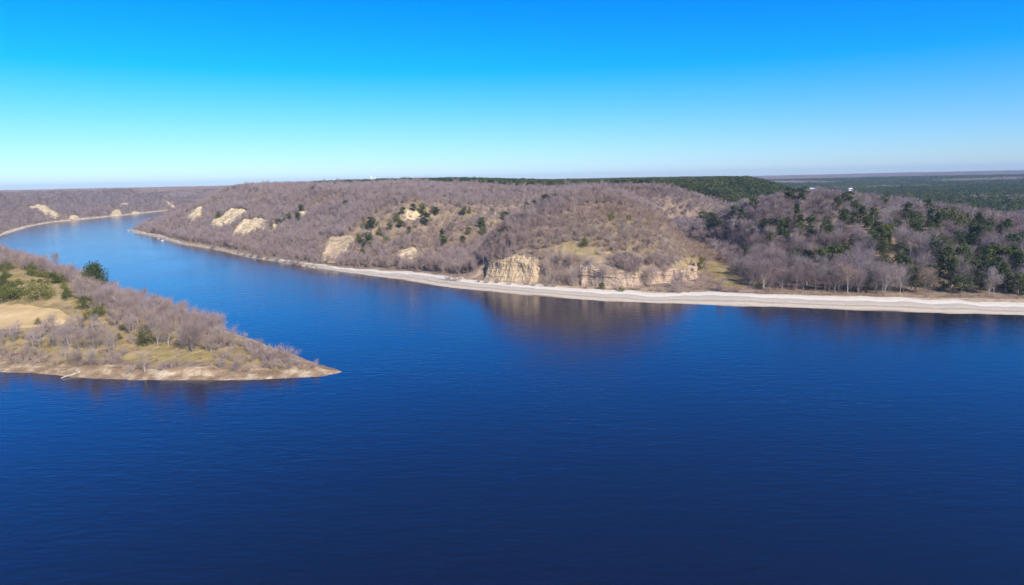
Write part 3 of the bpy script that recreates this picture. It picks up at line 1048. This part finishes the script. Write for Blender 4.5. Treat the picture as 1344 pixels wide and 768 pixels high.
for q_, (px_, py_, h_) in enumerate([(322, 433, 5.5), (331, 436, 5.0), (340, 438, 6.0), (352, 442, 6.5), (362, 446, 6.0), (374, 450, 6.5), (384, 455, 6.0), (392, 459, 5.2), (400, 462, 4.6)]):
    HAND_BARE.append((px_, py_, h_, (0, 3, 1, 4)[q_ % 4], 'small grey bare tree in the row along the far edge of the grassy spit', 'row of bare trees along the spit'))
hb = []
HAND_SHRUB = [(652, 372, 4.0), (668, 374, 3.2), (690, 375, 4.6), (700, 376, 3.4), (716, 376, 4.2), (726, 377, 5.0), (768, 379, 3.6), (808, 381, 3.4), (838, 381, 4.2), (866, 383, 4.0),
              (882, 384, 5.5), (893, 385, 5.0), (905, 384, 3.0), (945, 382, 4.0), (955, 384, 3.4), (968, 384, 3.0), (638, 372, 3.6), (628, 371, 3.0), (600, 369, 5.0), (588, 368, 4.2)]
for (px, py, h, v, lab, g) in HAND_BARE:
    m = march(px, py)
    if m:
        hb.append((m[0], m[1], m[2]))
        k = h / 10
        place('bare_tree', NEAR_BARE[v], m[0], m[1], m[2], (k * 1.05, k * 1.05, k), lab, 'tree', g)

for (px, py, h) in HAND_SHRUB:
    m = march(px, py)
    if m:
        k = h / 4
        place('bare_shrub', NEAR_SHRUB[rnd.randrange(4)], m[0], m[1], m[2], (k, k, k), 'leafless brown shrub at the foot of the mound between cliff and beach', 'shrub', 'shrubs at the foot of the mound')
for (px, py, h) in [(405, 466, 3.0), (412, 470, 2.6), (395, 470, 3.2), (385, 472, 3.6), (370, 470, 3.8), (355, 470, 4.0), (340, 468, 4.2), (372, 478, 2.6), (392, 480, 2.2), (330, 474, 3.2),
                    (310, 474, 3.4), (350, 480, 2.4), (418, 476, 2.0), (378, 466, 3.6), (362, 462, 3.6), (398, 464, 3.4), (346, 474, 3.0), (384, 478, 2.6), (404, 474, 2.4), (424, 480, 1.5)]:
    m = march(px, py)
    if m:
        k = h / 4
        place('bare_shrub', NEAR_SHRUB[rnd.randrange(4)], m[0], m[1], m[2], (k * 1.25, k * 1.25, k), 'leafless grey-tan shrub near the pale tip of the left headland', 'shrub', 'shrubs near the tip of the headland')
# evergreens: picture foot point, width px, height px, kind ('p' pine, 'c' cone, 'b' bush), own label
HILL = [(989, 270, 9, 12), (933, 299, 14, 17), (923, 293, 10, 13), (943, 305, 12, 15), (963, 286, 14, 14), (972, 289, 12, 14), (1037, 262, 13, 12), (1053, 262, 13, 13),
        (1045, 286, 9, 14), (1050, 297, 10, 12), (1066, 296, 9, 12), (1111, 270, 13, 14), (1098, 274, 9, 12), (1107, 290, 13, 12), (1131, 288, 13, 13), (1146, 287, 13, 12),
        (1151, 307, 16, 13), (1162, 314, 14, 14), (1148, 321, 13, 12), (1190, 289, 15, 18), (1200, 298, 13, 15), (1217, 278, 12, 13), (1220, 299, 13, 20), (1230, 301, 12, 16),
        (1244, 297, 13, 18), (1260, 301, 12, 13), (1283, 303, 13, 16), (1281, 319, 14, 16), (1322, 310, 10, 12), (1042, 345, 17, 13), (1059, 346, 18, 14), (1077, 346, 17, 16),
        (1180, 343, 14, 18), (1160, 352, 12, 12), (1188, 366, 15, 22), (1202, 383, 17, 26), (1184, 356, 13, 17), (1229, 338, 14, 20), (1247, 373, 18, 26), (1240, 357, 14, 20),
        (1264, 347, 15, 18), (1296, 370, 14, 20), (1319, 384, 13, 22), (1316, 371, 12, 18), (1335, 360, 16, 20), (1330, 346, 14, 16), (1326, 331, 12, 16), (979, 337, 9, 11),
        (1006, 302, 12, 10), (1026, 301, 14, 11), (1301, 341, 14, 16), (1122, 276, 9, 10), (1160, 268, 9, 8), (1085, 300, 9, 12), (1012, 320, 9, 12), (1175, 300, 9, 10)]
SLOPE = [(521, 289, 11, 9), (529, 280, 8, 8), (543, 277, 8, 9), (554, 280, 10, 12), (559, 294, 16, 15), (572, 281, 10, 9), (526, 297, 8, 8), (511, 301, 8, 8), (488, 302, 11, 16),
         (478, 299, 8, 10), (483, 323, 13, 18), (471, 319, 9, 10), (509, 319, 10, 9), (537, 305, 6, 7), (609, 281, 7, 10), (616, 278, 6, 7), (634, 309, 11, 16), (632, 298, 10, 13),
         (615, 307, 9, 9), (607, 321, 9, 12), (582, 322, 11, 13), (580, 307, 6, 6), (664, 290, 15, 12), (691, 277, 8, 12), (701, 273, 8, 10), (716, 268, 12, 13), (729, 263, 8, 9),
         (658, 308, 9, 7), (454, 270, 6, 6), (538, 254, 5, 4), (531, 257, 4, 3), (476, 338, 9, 12), (379, 289, 8, 8), (391, 290, 8, 10), (395, 276, 7, 7), (287, 286, 8, 7), (366, 294, 8, 6),
         (357, 300, 6, 6), (498, 306, 7, 7), (545, 312, 7, 7), (592, 300, 7, 8), (645, 280, 7, 7)]
MOUND = [(767, 324, 13, 13, 'small dark evergreen alone on the bare brown front of the mound'), (802, 291, 11, 12, 'dark evergreen bush near the middle top of the mound'),
         (825, 290, 8, 8, 'small dull evergreen right of another near the top of the mound'), (921, 347, 9, 9, 'small green bush at the top of the grassy end of the mound'),
         (906, 358, 12, 7, 'low green bush on the lip of the layered cliff, left of two'), (916, 354, 14, 9, 'low dull green bush above the right end of the layered cliff'),
         (790, 380, 11, 9, 'small green bush at the beach edge below the layered cliff, left of two'), (816, 383, 10, 7, 'small dark bush at the beach edge below the layered cliff, right of two'),
         (981, 337, 9, 11, 'small evergreen in the ravine just right of the mound'), (996, 379, 12, 7, 'low green bush where the ravine right of the mound meets the beach')]
HEAD = [(8, 355, 22, 9, 'dark green bush cluster at the left edge by the skyline of the headland'), (43, 362, 15, 13, 'tall dark bush at the back of the grassy clearing'),
        (56, 364, 13, 8, 'low green bush right of the tall dark one at the back of the clearing'), (69, 372, 17, 12, 'wide dark green bush on the right side of the clearing, left half of a pair'),
        (80, 371, 14, 10, 'dark green bush on the right side of the clearing, right half of a pair'), (84, 379, 11, 8, 'small olive bush at the right rim of the grassy clearing'),
        (89, 392, 14, 12, 'round olive bush right of the largest bush, outside the clearing'), (9, 365, 12, 8, 'small grey-green bush high on the left of the clearing'),
        (26, 374, 10, 7, 'small round bush in the middle of the grassy clearing'), (16, 378, 13, 8, 'small bush just above the big left bush in the clearing'),
        (4, 372, 12, 9, 'green bush at the left edge halfway up the clearing'), (2, 381, 10, 9, 'green bush at the left edge just above the big left bush'),
        (52, 371, 8, 4, 'tiny brown-green bush in the open grass, right of two'), (43, 371, 6, 4, 'tiny brown-green bush in the open grass, left of two'),
        (52, 393, 36, 20, 'largest dome-shaped green bush above the sand clearing'), (20, 393, 30, 15, 'big spreading green bush left of the largest one above the sand clearing'),
        (3, 394, 24, 14, 'big green bush cut by the left edge above the sand clearing'), (113, 405, 20, 14, 'olive green bush among bare trees right of the sand clearing, upper of two'),
        (130, 416, 19, 13, 'bright green bush among bare trees right of the sand clearing, lower of two'), (115, 420, 11, 10, 'dull olive bush below two green ones right of the sand clearing'),
        (193, 453, 26, 21, 'bright round green bush standing out in the grass of the front slope'), (161, 433, 9, 7, 'small dark olive bush between bare trees left of the bright round one'),
        (156, 446, 9, 8, 'dull dark bush low among bare trees left of the bright round one'), (50, 427, 9, 8, 'dark scrubby bush alone in the sand clearing'),
        (236, 437, 8, 9, 'small green bush under the wide bare tree near the grassy spit')]


BIGROUND = two_part(*evergreen(361, 8, 11.5, 'round', 120, 46, 0.30), m_bark, m_bush, 'round tree')
CLEAR = []


def put_green(px, py, w, h, kind, lab, cat, grp, name, drop=0, dmax=4000):
    m = march(px, py + drop, 150, dmax)
    if not m and dmax < 4000:
        for extra in range(2, 30, 2):
            m = march(px, py + drop + extra, 150, dmax)
            if m:
                break
        drop += extra * 0.5
    h = h + drop
    if not m:
        return
    D = math.hypot(m[0], m[1])
    W, Hh = w * D / FPX, h * D / FPX
    if D > 700 and px < 300 and cat == 'bush':
        return
    bk, bw_ = (13, W * 0.55 + 1) if D < 280 and px < 460 else (9, W * 0.36 + 0.6)
    CLEAR.append((m[0], m[1], m[0] * (1 - bk / D), m[1] * (1 - bk / D), bw_))
    if kind == 'r':
        pair, w0, h0 = BIGROUND, 12.5, 7.6
    elif kind == 'b':
        i = rnd.randrange(3)
        pair, w0, h0 = BUSHES[i], (6.0, 5.0, 7.0)[i] * 1.15, 4 * 0.95
    elif kind == 'c':
        i = rnd.randrange(2)
        pair, w0, h0 = CEDARS[i], (6.0, 5.0)[i], 10
    else:
        i = rnd.randrange(3)
        pair, w0, h0 = PINES[i], (6.5, 5.5, 7.5)[i], 10
    place(name, pair, m[0], m[1], m[2] - 0.1, (W / w0, W / w0, Hh / h0), lab, cat, grp)


_r = random.Random(5)
HILL += [(1262, 386, 13, 20), (1288, 385, 12, 18), (1336, 387, 14, 22), (1140, 384, 11, 16), (1222, 372, 13, 18), (1276, 366, 13, 18), (1308, 360, 13, 18), (1070, 368, 11, 15)]
for q in range(62):
    a_, b_ = _r.random(), _r.random()
    x_ = 1000 + 340 * a_ ** 0.7
    y_ = 275 + (45 + 65 * b_) * (0.35 + 0.65 * _r.random()) * (0.6 + 0.4 * a_)
    sc_ = 0.7 + 0.5 * (y_ - 270) / 100
    HILL.append((x_, y_, _r.uniform(8, 13) * sc_, _r.uniform(9, 15) * sc_))
for (px, py, w, h) in HILL:
    low = py > 335
    put_green(px, py, w * 1.3, h * 1.15, 'c' if rnd.random() < 0.4 else 'p',
              'dark green evergreen in the lower part of the wood behind the right beach' if low else 'dark green evergreen among bare trees high on the right-hand hill', 'evergreen tree',
              'evergreens low on the right-hand hill' if low else 'evergreens high on the right-hand hill', 'evergreen_tree', 0 if py > 378 else 7)
for (px, py, w, h) in SLOPE:
    left = px < 460
    put_green(px, py, w * 1.1, h, 'b' if rnd.random() < 0.4 else 'p',
              'small dark evergreen beside the pale cliffs on the long left slope' if left else 'dull green evergreen scattered on the shrubby slope left of the mound', 'evergreen tree',
              'evergreens by the pale cliffs' if left else 'evergreens on the shrubby slope left of the mound', 'evergreen_tree', 3)
for (px, py, w, h, lab) in MOUND:
    put_green(px, py, w, h, 'b', lab, 'bush', 'green bushes on and around the mound', 'green_bush')
for (px, py, w, h, lab) in HEAD:
    put_green(px, py, w, h, 'b', lab, 'bush', 'green bushes on the left headland', 'green_bush')
put_green(127, 369, 27, 19, 'r', 'large rounded dark green tree against the water at the back of the headland', 'evergreen tree', None, 'evergreen_tree', 12, 470)
m = march(75, 361)
if m:
    place('bare_tree', NEAR_BARE[0], m[0], m[1], m[2], (0.85, 0.85, 1.15), 'spindly dark tree poking above the headland skyline at the back left', 'tree', None)

# nearest 280 bare trees and nearest shrubs as things
def clear_of(lst):
    P = np.array([(p[0], p[1]) for p in lst])
    ok = np.ones(len(P), bool)
    for ax, ay, bx, by, r in CLEAR:
        ok &= pdist(P[:, 0], P[:, 1], [(ax, ay), (bx, by)]) > r
    return [p for p, k in zip(lst, ok) if k]


BARE, SHRUB = clear_of(BARE), clear_of(SHRUB)
near, BARE = split_near(BARE, 282, lambda p: math.hypot(p[0], p[1]) < 480)


def zone(p, what):
    x, y = p[0], p[1]
    if x < -40 and y < 520 and sdist(np.array([x]), np.array([y]), LAND_B)[0] > 0:
        px = to_px(x, y, p[2])[0]
        if px > 280:
            return f'leafless grey-brown {what} on the narrow grassy spit of the left headland', f'{what}s on the spit of the left headland'
        if y < 252:
            return f'leafless grey-brown {what} on the front slope of the left headland near the water', f'{what}s on the front slope of the left headland'
        return f'leafless mauve-grey {what} in the thicket at the back of the left headland', f'{what}s in the thicket at the back of the headland'
    if x > 110:
        return f'leafless grey {what} in the wood right behind the right-hand beach', f'bare {what}s behind the right-hand beach'
    if x > -30:
        return f'leafless brownish {what} on the slopes of the mound', f'bare {what}s on the mound'
    return f'leafless mauve {what} on the slope left of the mound', f'bare {what}s on the slope left of the mound'


for p in near:
    if min((math.hypot(p[0] - q[0], p[1] - q[1]) for q in hb), default=9) < 2.2:
        continue
    k = p[3] / 10
    lab, g = zone(p, 'tree')
    tan = p[0] < -40 and (p[1] < 262 or p[1] < 420 and rnd.random() < 0.4)
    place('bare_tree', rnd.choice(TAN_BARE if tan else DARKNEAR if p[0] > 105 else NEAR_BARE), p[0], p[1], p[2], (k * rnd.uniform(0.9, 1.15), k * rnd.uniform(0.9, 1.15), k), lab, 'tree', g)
nsh, SHRUB = split_near(SHRUB, 240, lambda p: math.hypot(p[0], p[1]) < 420)
for p in nsh:
    k = p[3] / 4
    lab, g = zone(p, 'shrub')
    place('bare_shrub', rnd.choice(NEAR_SHRUB), p[0], p[1], p[2], (k * rnd.uniform(0.9, 1.3), k * rnd.uniform(0.9, 1.3), k), lab, 'shrub', g)


# --- the rest of the woods as countless stuff ---------------------------------
def scatter(name, pts, protos, base_h, label, cat, wide=1.0, seed=9):
    rng = np.random.default_rng(seed)
    P = np.array([(p[0], p[1], p[2] - 0.1) for p in pts])
    n = len(P)
    h = np.array([p[3] for p in pts]) / base_h
    me = bpy.data.meshes.new(name)
    me.vertices.add(n)
    me.vertices.foreach_set('co', P.astype(np.float32).ravel())
    a = me.attributes.new('rot', 'FLOAT_VECTOR', 'POINT')
    a.data.foreach_set('vector', np.stack([rng.normal(0, 0.03, n), rng.normal(0, 0.03, n), rng.uniform(0, 6.283, n)], 1).astype(np.float32).ravel())
    a = me.attributes.new('scl', 'FLOAT_VECTOR', 'POINT')
    w = wide * h * rng.uniform(0.9, 1.2, n)
    a.data.foreach_set('vector', np.stack([w, w, h], 1).astype(np.float32).ravel())
    a = me.attributes.new('pick', 'INT', 'POINT')
    a.data.foreach_set('value', rng.integers(0, len(protos), n).astype(np.int32))
    o = obj(name, me)
    tag(o, label, cat, kind='stuff')
    ng = bpy.data.node_groups.new(name, 'GeometryNodeTree')
    ng.interface.new_socket('Geometry', in_out='INPUT', socket_type='NodeSocketGeometry')
    ng.interface.new_socket('Geometry', in_out='OUTPUT', socket_type='NodeSocketGeometry')
    gi, go = ng.nodes.new('NodeGroupInput'), ng.nodes.new('NodeGroupOutput')
    iop = ng.nodes.new('GeometryNodeInstanceOnPoints')
    iop.inputs['Pick Instance'].default_value = True
    jn = ng.nodes.new('GeometryNodeJoinGeometry')
    for me_p in protos:
        po = bpy.data.objects.new(me_p.name, me_p)
        inf = ng.nodes.new('GeometryNodeObjectInfo')
        inf.inputs['Object'].default_value = po
        inf.inputs['As Instance'].default_value = True
        ng.links.new(inf.outputs['Geometry'], jn.inputs[0])
    ng.links.new(jn.outputs[0], iop.inputs['Instance'])
    for sock, nm, ty in (('Rotation', 'rot', 'FLOAT_VECTOR'), ('Scale', 'scl', 'FLOAT_VECTOR'), ('Instance Index', 'pick', 'INT')):
        na = ng.nodes.new('GeometryNodeInputNamedAttribute')
        na.data_type = ty
        na.inputs['Name'].default_value = nm
        out = [s for s in na.outputs if s.enabled][0]
        ng.links.new(out, iop.inputs[sock])
    ng.links.new(gi.outputs[0], iop.inputs['Points'])
    ng.links.new(iop.outputs[0], go.inputs[0])
    md = o.modifiers.new('scatter', 'NODES')
    md.node_group = ng
    return o


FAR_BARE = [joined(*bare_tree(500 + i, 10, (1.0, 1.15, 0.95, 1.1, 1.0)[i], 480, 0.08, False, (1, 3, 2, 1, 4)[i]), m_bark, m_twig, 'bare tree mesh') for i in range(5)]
BRUSH = [joined(*bare_shrub(530 + i, 4, 260, 0.09), m_brush, m_brush, 'brush mesh') for i in range(4)]
DARK_BARE = [joined(*bare_tree(560 + i, 10, (1.0, 1.15, 0.95, 1.1, 1.0)[i], 480, 0.08, False, (1, 3, 2, 1, 4)[i]), m_bark, m_twig_shaded, 'dark bare tree mesh') for i in range(5)]
FAR_SHRUB = [joined(*bare_shrub(520 + i, 4, 300, 0.07), m_bark, m_twig_brown, 'bare shrub mesh') for i in range(3)]
FAR_PINE = [joined(*evergreen(540 + i, 10, (6.5, 6.0, 7.0)[i], 'pine', 24, 16, 0.5), m_bark, m_green, 'pine mesh') for i in range(3)]


def clump(seed, mk, bare):
    rng = np.random.default_rng(seed)
    T, K = Geo(), Geo()
    for i in range(34):
        c = rng.uniform(-27, 27, 2)
        h = rng.uniform(7, 11)
        T.tube(np.array([[c[0], c[1], -0.5], [c[0], c[1], h * 0.7]]), np.array([0.25, 0.12]), 3)
        n = 70 if bare else 60
        P = rng.normal(size=(n, 3)) * np.array([2.0, 2.0, h * 0.17]) + np.array([c[0], c[1], h * 0.62])
        if bare:
            D = rng.normal(size=(n, 3)) * 0.5 + np.array([0, 0, 0.8])
            D /= np.linalg.norm(D, axis=1)[:, None]
            K.slivers(P, D, rng.uniform(1.2, 2.2, n), rng.uniform(0.2, 0.4, n), rng)
        else:
            K.leaves(P, 0.9, rng, 0.3)
    return joined(T, K, m_bark, mk, 'grove mesh')


CL_B = [clump(600 + i, m_twig, True) for i in range(3)]
CL_P = [clump(620 + i, m_green, False) for i in range(3)]
# low brush between the trees
BR = []
X, Y, rng = jitter_grid(-540, 420, 200, 960, 2.9, 8)
z, dA, dB, dC, bw, dq = heights(X, Y, True)
inl = np.maximum(dA - bw + 1.5 + 3.0 * fbm(X / 18, Y / 18, 3, 73), dB - 1.6)
dens = 0.6 * S(inl / 3) * S((fbm(X / 14, Y / 14, 3, 71) + 0.35) / 0.5)
dens = np.where(in_any(X, Y, [Z_GRASS, Z_SPIT], 0), dens * 0.2, dens)
dens = np.where(in_any(X, Y, [Z_FIELD] + ALL_SCARS, 1.5), 0, dens)
dens = np.where(in_any(X, Y, [Z_MOUND_BARE, Z_MOUND_GRASS]), dens * 0.35, dens)
dens = np.where(X > 112, np.maximum(dens, 0.4 * S(inl / 5)), dens)
dens = np.where((Y > 560) & (dA - bw > 18), 0, dens)
ok = (rng.uniform(size=X.size) < dens) & (z > 0.5)
for x_, y_, z_ in zip(X[ok], Y[ok], z[ok]):
    BR.append((x_, y_, z_, rnd.uniform(0.7, 1.7)))
scatter('undergrowth', BR, BRUSH, 4, 'low tangled leafless brush between the trees', 'undergrowth', 1.5, 31)
BIGW = [p for p in BARE if p[0] > 105 and p[1] < 760 or p[1] > 1150 or p[0] < -560]
sb = set(map(id, BIGW))
scatter('bare_woodland', [p for p in BARE if id(p) not in sb], FAR_BARE, 9, 'fine leafless grey-brown woodland covering the mound and the long left slope', 'woodland', 0.92, 32)
scatter('dark_woodland', BIGW, DARK_BARE, 10, 'coarser leafless woodland with shade-darkened twig colour on the right hill, the far bank and the plain', 'woodland', 1.12, 42)
if SHRUB:
    scatter('bare_thicket', SHRUB, FAR_SHRUB, 4, 'leafless scrub on the slopes of the mound', 'thicket', 1.2, 33)
scatter('pine_forest', PINE_PTS, FAR_PINE, 10, 'dark green pine forest on the plateau behind the hills', 'forest', 1.1, 34)
scatter('distant_woodland', CLB, CL_B, 1, 'distant leafless woodland reaching to the horizon', 'woodland', 1.0, 35)
scatter('distant_pine_forest', CLP, CL_P, 1, 'distant dark pine forest on the plain', 'forest', 1.0, 36)
print('COUNTS', len(BARE), len(SHRUB), len(PINE_PTS), len(CLB), len(CLP), len(BR), len(near), len(nsh))


# ------------------------------------------------------------------ small things
def boulder(seed, r):
    import bmesh
    bm = bmesh.new()
    bmesh.ops.create_icosphere(bm, subdivisions=3, radius=r)
    V = np.array([v.co[:] for v in bm.verts])
    k = 1 + 0.28 * fbm(V[:, 0] / r * 1.3 + seed, V[:, 1] / r * 1.3 + V[:, 2] / r, 3, seed)
    for v, q in zip(bm.verts, k):
        v.co = Vector((v.co.x * q * 1.3, v.co.y * q, max(v.co.z * q * 0.7, -0.3 * r)))
    me = bpy.data.meshes.new('boulder')
    bm.to_mesh(me)
    bm.free()
    me.materials.append(M_STONE)
    return me


for i, (px, py, r, lab) in enumerate([(168, 302.5, 1.5, 'white boulder at the very tip of the point where the river bends'), (213, 316, 1.5, 'white boulder at the waterline right of the point, largest of the pair'),
                                      (208, 313.5, 1.0, 'small white boulder at the waterline beside a larger one near the point')]):
    q = flat(px, py, 0.3)
    tag(obj('boulder', boulder(i + 3, r)), lab, 'boulder').location = (q[0], q[1], 0.2)

# bleached log lying off the bank
a, b = flat(80, 496.5, 0.15), flat(106, 489, 0.6)
G = Geo()
t = np.linspace(0, 1, 9)
pts = np.stack([a[0] + (b[0] - a[0]) * t, a[1] + (b[1] - a[1]) * t + 0.3 * np.sin(t * 4), 0.12 + 0.75 * t + 0.08 * np.sin(t * 9)], 1)
o0 = pts[4].copy()
G.tube(pts - o0, 0.16 + 0.18 * t + 0.05 * np.sin(t * 14), 10)
log = obj('driftwood_log', G.mesh('log', [M_LOG], True))
log.location = o0
tag(log, 'bleached driftwood log slanting from the headland bank into the dark water', 'log')
G = Geo()
for k, (dx, dy, dz) in ((2, (0.5, 1.0, 0.9)), (5, (-0.8, 0.7, 0.7)), (6, (0.9, -0.5, 0.8))):
    G.tube(np.stack([pts[k] - o0, pts[k] - o0 + np.array([dx, dy, dz]) * 0.6, pts[k] - o0 + np.array([dx, dy, dz]) * 1.2]), np.array([0.08, 0.06, 0.02]), 5)
obj('branch', G.mesh('branches', [M_LOG], True), log)


def building(name, px, dist, zb, ztop, w, label, parts):
    d = ray(px, 240)
    d = d / d[1]
    e = bpy.data.objects.new(name, None)
    C.objects.link(e)
    e.location = (d[0] * dist, dist, zb)
    tag(e, label, 'building')
    for nm, mat, boxes in parts:
        G = Geo()
        for c, s, tp in boxes:
            G.box(c, s, 0, tp)
        obj(nm, G.mesh(nm, [mat]), e)
    return e


def win_rows(w, y, zs, n, sw=2.2, sh=2.0):
    return [((-w / 2 + w * (i + 0.5) / n, y, z), (sw, 0.3, sh), 1) for z in zs for i in range(n)]


FARD = 2600.0
building('factory_building', 491.5, FARD, 48, 0, 0, 'white factory block with two towers on the skyline above the pines', [
    ('wall', M_WHITE, [((0, 0, 11), (26, 18, 22), 1), ((-9, 0, 24), (7.6, 10, 30), 1), ((4, 0, 22), (5.6, 8, 26), 1)]),
    ('roof', M_ROOF, [((0, 0, 22.4), (26.8, 18.8, 0.8), 1), ((-9, 0, 39.4), (8.2, 10.6, 0.8), 1), ((4, 0, 35.4), (6.2, 8.6, 0.8), 1)]),
    ('window', M_GLASS, win_rows(24, -9.05, (15, 18.5), 6))])
building('warehouse', 508, FARD + 60, 48, 0, 0, 'low white shed right of the factory on the skyline', [
    ('wall', M_WHITE, [((0, 0, 7.5), (34, 16, 15), 1)]),
    ('roof', M_ROOF, [((0, 0, 16), (34.8, 16.8, 2), 0.7)]),
    ('window', M_GLASS, win_rows(32, -8.05, (11,), 8))])
building('tower_building', 519, FARD + 40, 48, 0, 0, 'narrow white tower right of the low shed on the skyline', [
    ('wall', M_WHITE, [((0, 0, 12), (7, 7, 24), 1)]),
    ('roof', M_ROOF, [((0, 0, 24.5), (7.6, 7.6, 1), 0.8)]),
    ('window', M_GLASS, win_rows(6, -3.55, (14, 18, 21), 2, 1.6))])
building('tower_building', 622, FARD + 500, 48, 0, 0, 'white block on the skyline, left of two above the pines', [
    ('wall', M_WHITE, [((0, 0, 11), (16, 12, 22), 1)]), ('roof', M_ROOF, [((0, 0, 22.5), (16.6, 12.6, 1), 0.9)]), ('window', M_GLASS, win_rows(14, -6.05, (14, 18), 4))])
building('tower_building', 635, FARD + 520, 48, 0, 0, 'smaller white block on the skyline, right of two above the pines', [
    ('wall', M_WHITE, [((0, 0, 10), (11, 10, 21), 1)]), ('roof', M_ROOF, [((0, 0, 21), (11.6, 10.6, 1), 0.9)]), ('window', M_GLASS, win_rows(10, -5.05, (13, 17), 3))])
for (px, w, lab) in ((1064, 15, 'long white-roofed house behind the right-hand hill, left of two'), (1116, 7, 'small white-roofed house behind the right-hand hill, right of two')):
    dd = 1020.0
    d = ray(px, 246); d = d / d[1]
    zt = CAM_Z + d[2] * dd
    G = Geo()
    hs = building('house', px, dd, zt - 5, 0, 0, lab, [
        ('wall', M_WHITE, [((0, 0, 0.5), (w, 7, 4), 1), ((w * 0.3, 1, 0.8), (w * 0.3, 9, 4.6), 1)]),
        ('roof', M_WHITE, [((0, 0, 3.9), (w + 0.8, 8, 1.8), 0.6)]),
        ('window', M_GLASS, win_rows(w * 0.9, -3.55, (1.4,), 4, 1.2, 1.1))])
    hs.scale = (0.85, 0.85, 0.6)
    hs.location.z += 1.2

# ------------------------------------------------------------------ air
HAZE = 7e-5
if HAZE:
    G = Geo()
    G.box((0, 4460, 57.5), (18000, 9360, 125))
    m = bpy.data.materials.new('air')
    m.use_nodes = True
    nt = m.node_tree
    nt.nodes.remove(nt.nodes['Principled BSDF'])
    v = nt.nodes.new('ShaderNodeVolumePrincipled')
    v.inputs['Color'].default_value = (0.52, 0.74, 1.0, 1)
    v.inputs['Density'].default_value = HAZE
    v.inputs['Anisotropy'].default_value = 0.0
    nt.links.new(v.outputs[0], nt.nodes['Material Output'].inputs['Volume'])
    tag(obj('haze', G.mesh('haze', [m])), 'thin blue distance haze over the whole valley', 'haze', kind='stuff')

# ------------------------------------------------------------------ light, sky, camera
SUN_EL = math.radians(34)
SUN_DIR = Vector((0.56, -0.83, 0)).normalized()        # towards the sun, on the ground
w = bpy.data.worlds.new('World')
scene.world = w
w.use_nodes = True
nt = w.node_tree
bg = nt.nodes['Background']
sky = nt.nodes.new('ShaderNodeTexSky')
sky.sky_type = 'NISHITA'
sky.sun_disc = False
sky.sun_elevation = SUN_EL
sky.sun_rotation = math.atan2(SUN_DIR.x, SUN_DIR.y)
sky.altitude = 100
sky.air_density = 1.0
sky.dust_density = 0.3
sky.ozone_density = 3.0
tc = nt.nodes.new('ShaderNodeTexCoord')
sp = nt.nodes.new('ShaderNodeSeparateXYZ')
nt.links.new(tc.outputs['Generated'], sp.inputs[0])
tint = ramp(nt, sp.outputs['Z'], [(0.0, (0.74, 0.93, 1.40)), (0.03, (0.57, 0.86, 1.30)), (0.06, (0.44, 0.80, 1.28)), (0.15, (0.03, 0.72, 1.40)), (0.25, (0.0, 0.60, 1.6)), (0.45, (0.01, 0.52, 1.35)), (0.7, (0.03, 0.42, 1.0)), (1.0, (0.2, 0.42, 0.8))])
nt.links.new(mix(nt, 1.0, sky.outputs['Color'], tint, 'MULTIPLY'), bg.inputs['Color'])
bg.inputs['Strength'].default_value = 0.11

sl = bpy.data.lights.new('sun', 'SUN')
sl.energy = 4.6
sl.angle = math.radians(0.5)
sl.color = (1.0, 0.935, 0.83)
so = bpy.data.objects.new('sun', sl)
C.objects.link(so)
to_sun = Vector((SUN_DIR.x * math.cos(SUN_EL), SUN_DIR.y * math.cos(SUN_EL), math.sin(SUN_EL)))
so.rotation_euler = to_sun.to_track_quat('Z', 'Y').to_euler()
so.location = to_sun * 300

cam = bpy.data.cameras.new('camera')
cam.sensor_width = 36
cam.lens = 24
cam.clip_start = 1
cam.clip_end = 40000
co = bpy.data.objects.new('camera', cam)
C.objects.link(co)
co.matrix_world = Matrix.Translation((0, 0, CAM_Z)) @ M3.to_4x4()
scene.camera = co

scene.render.engine = 'CYCLES'
scene.cycles.use_denoising = True
scene.cycles.max_bounces = 4
scene.cycles.diffuse_bounces = 2
scene.cycles.glossy_bounces = 2
scene.cycles.volume_bounces = 0
scene.cycles.transparent_max_bounces = 4
vs = scene.view_settings
vs.view_transform = 'Standard'
vs.look = 'None'
vs.exposure = 0.35
vs.gamma = 1.0
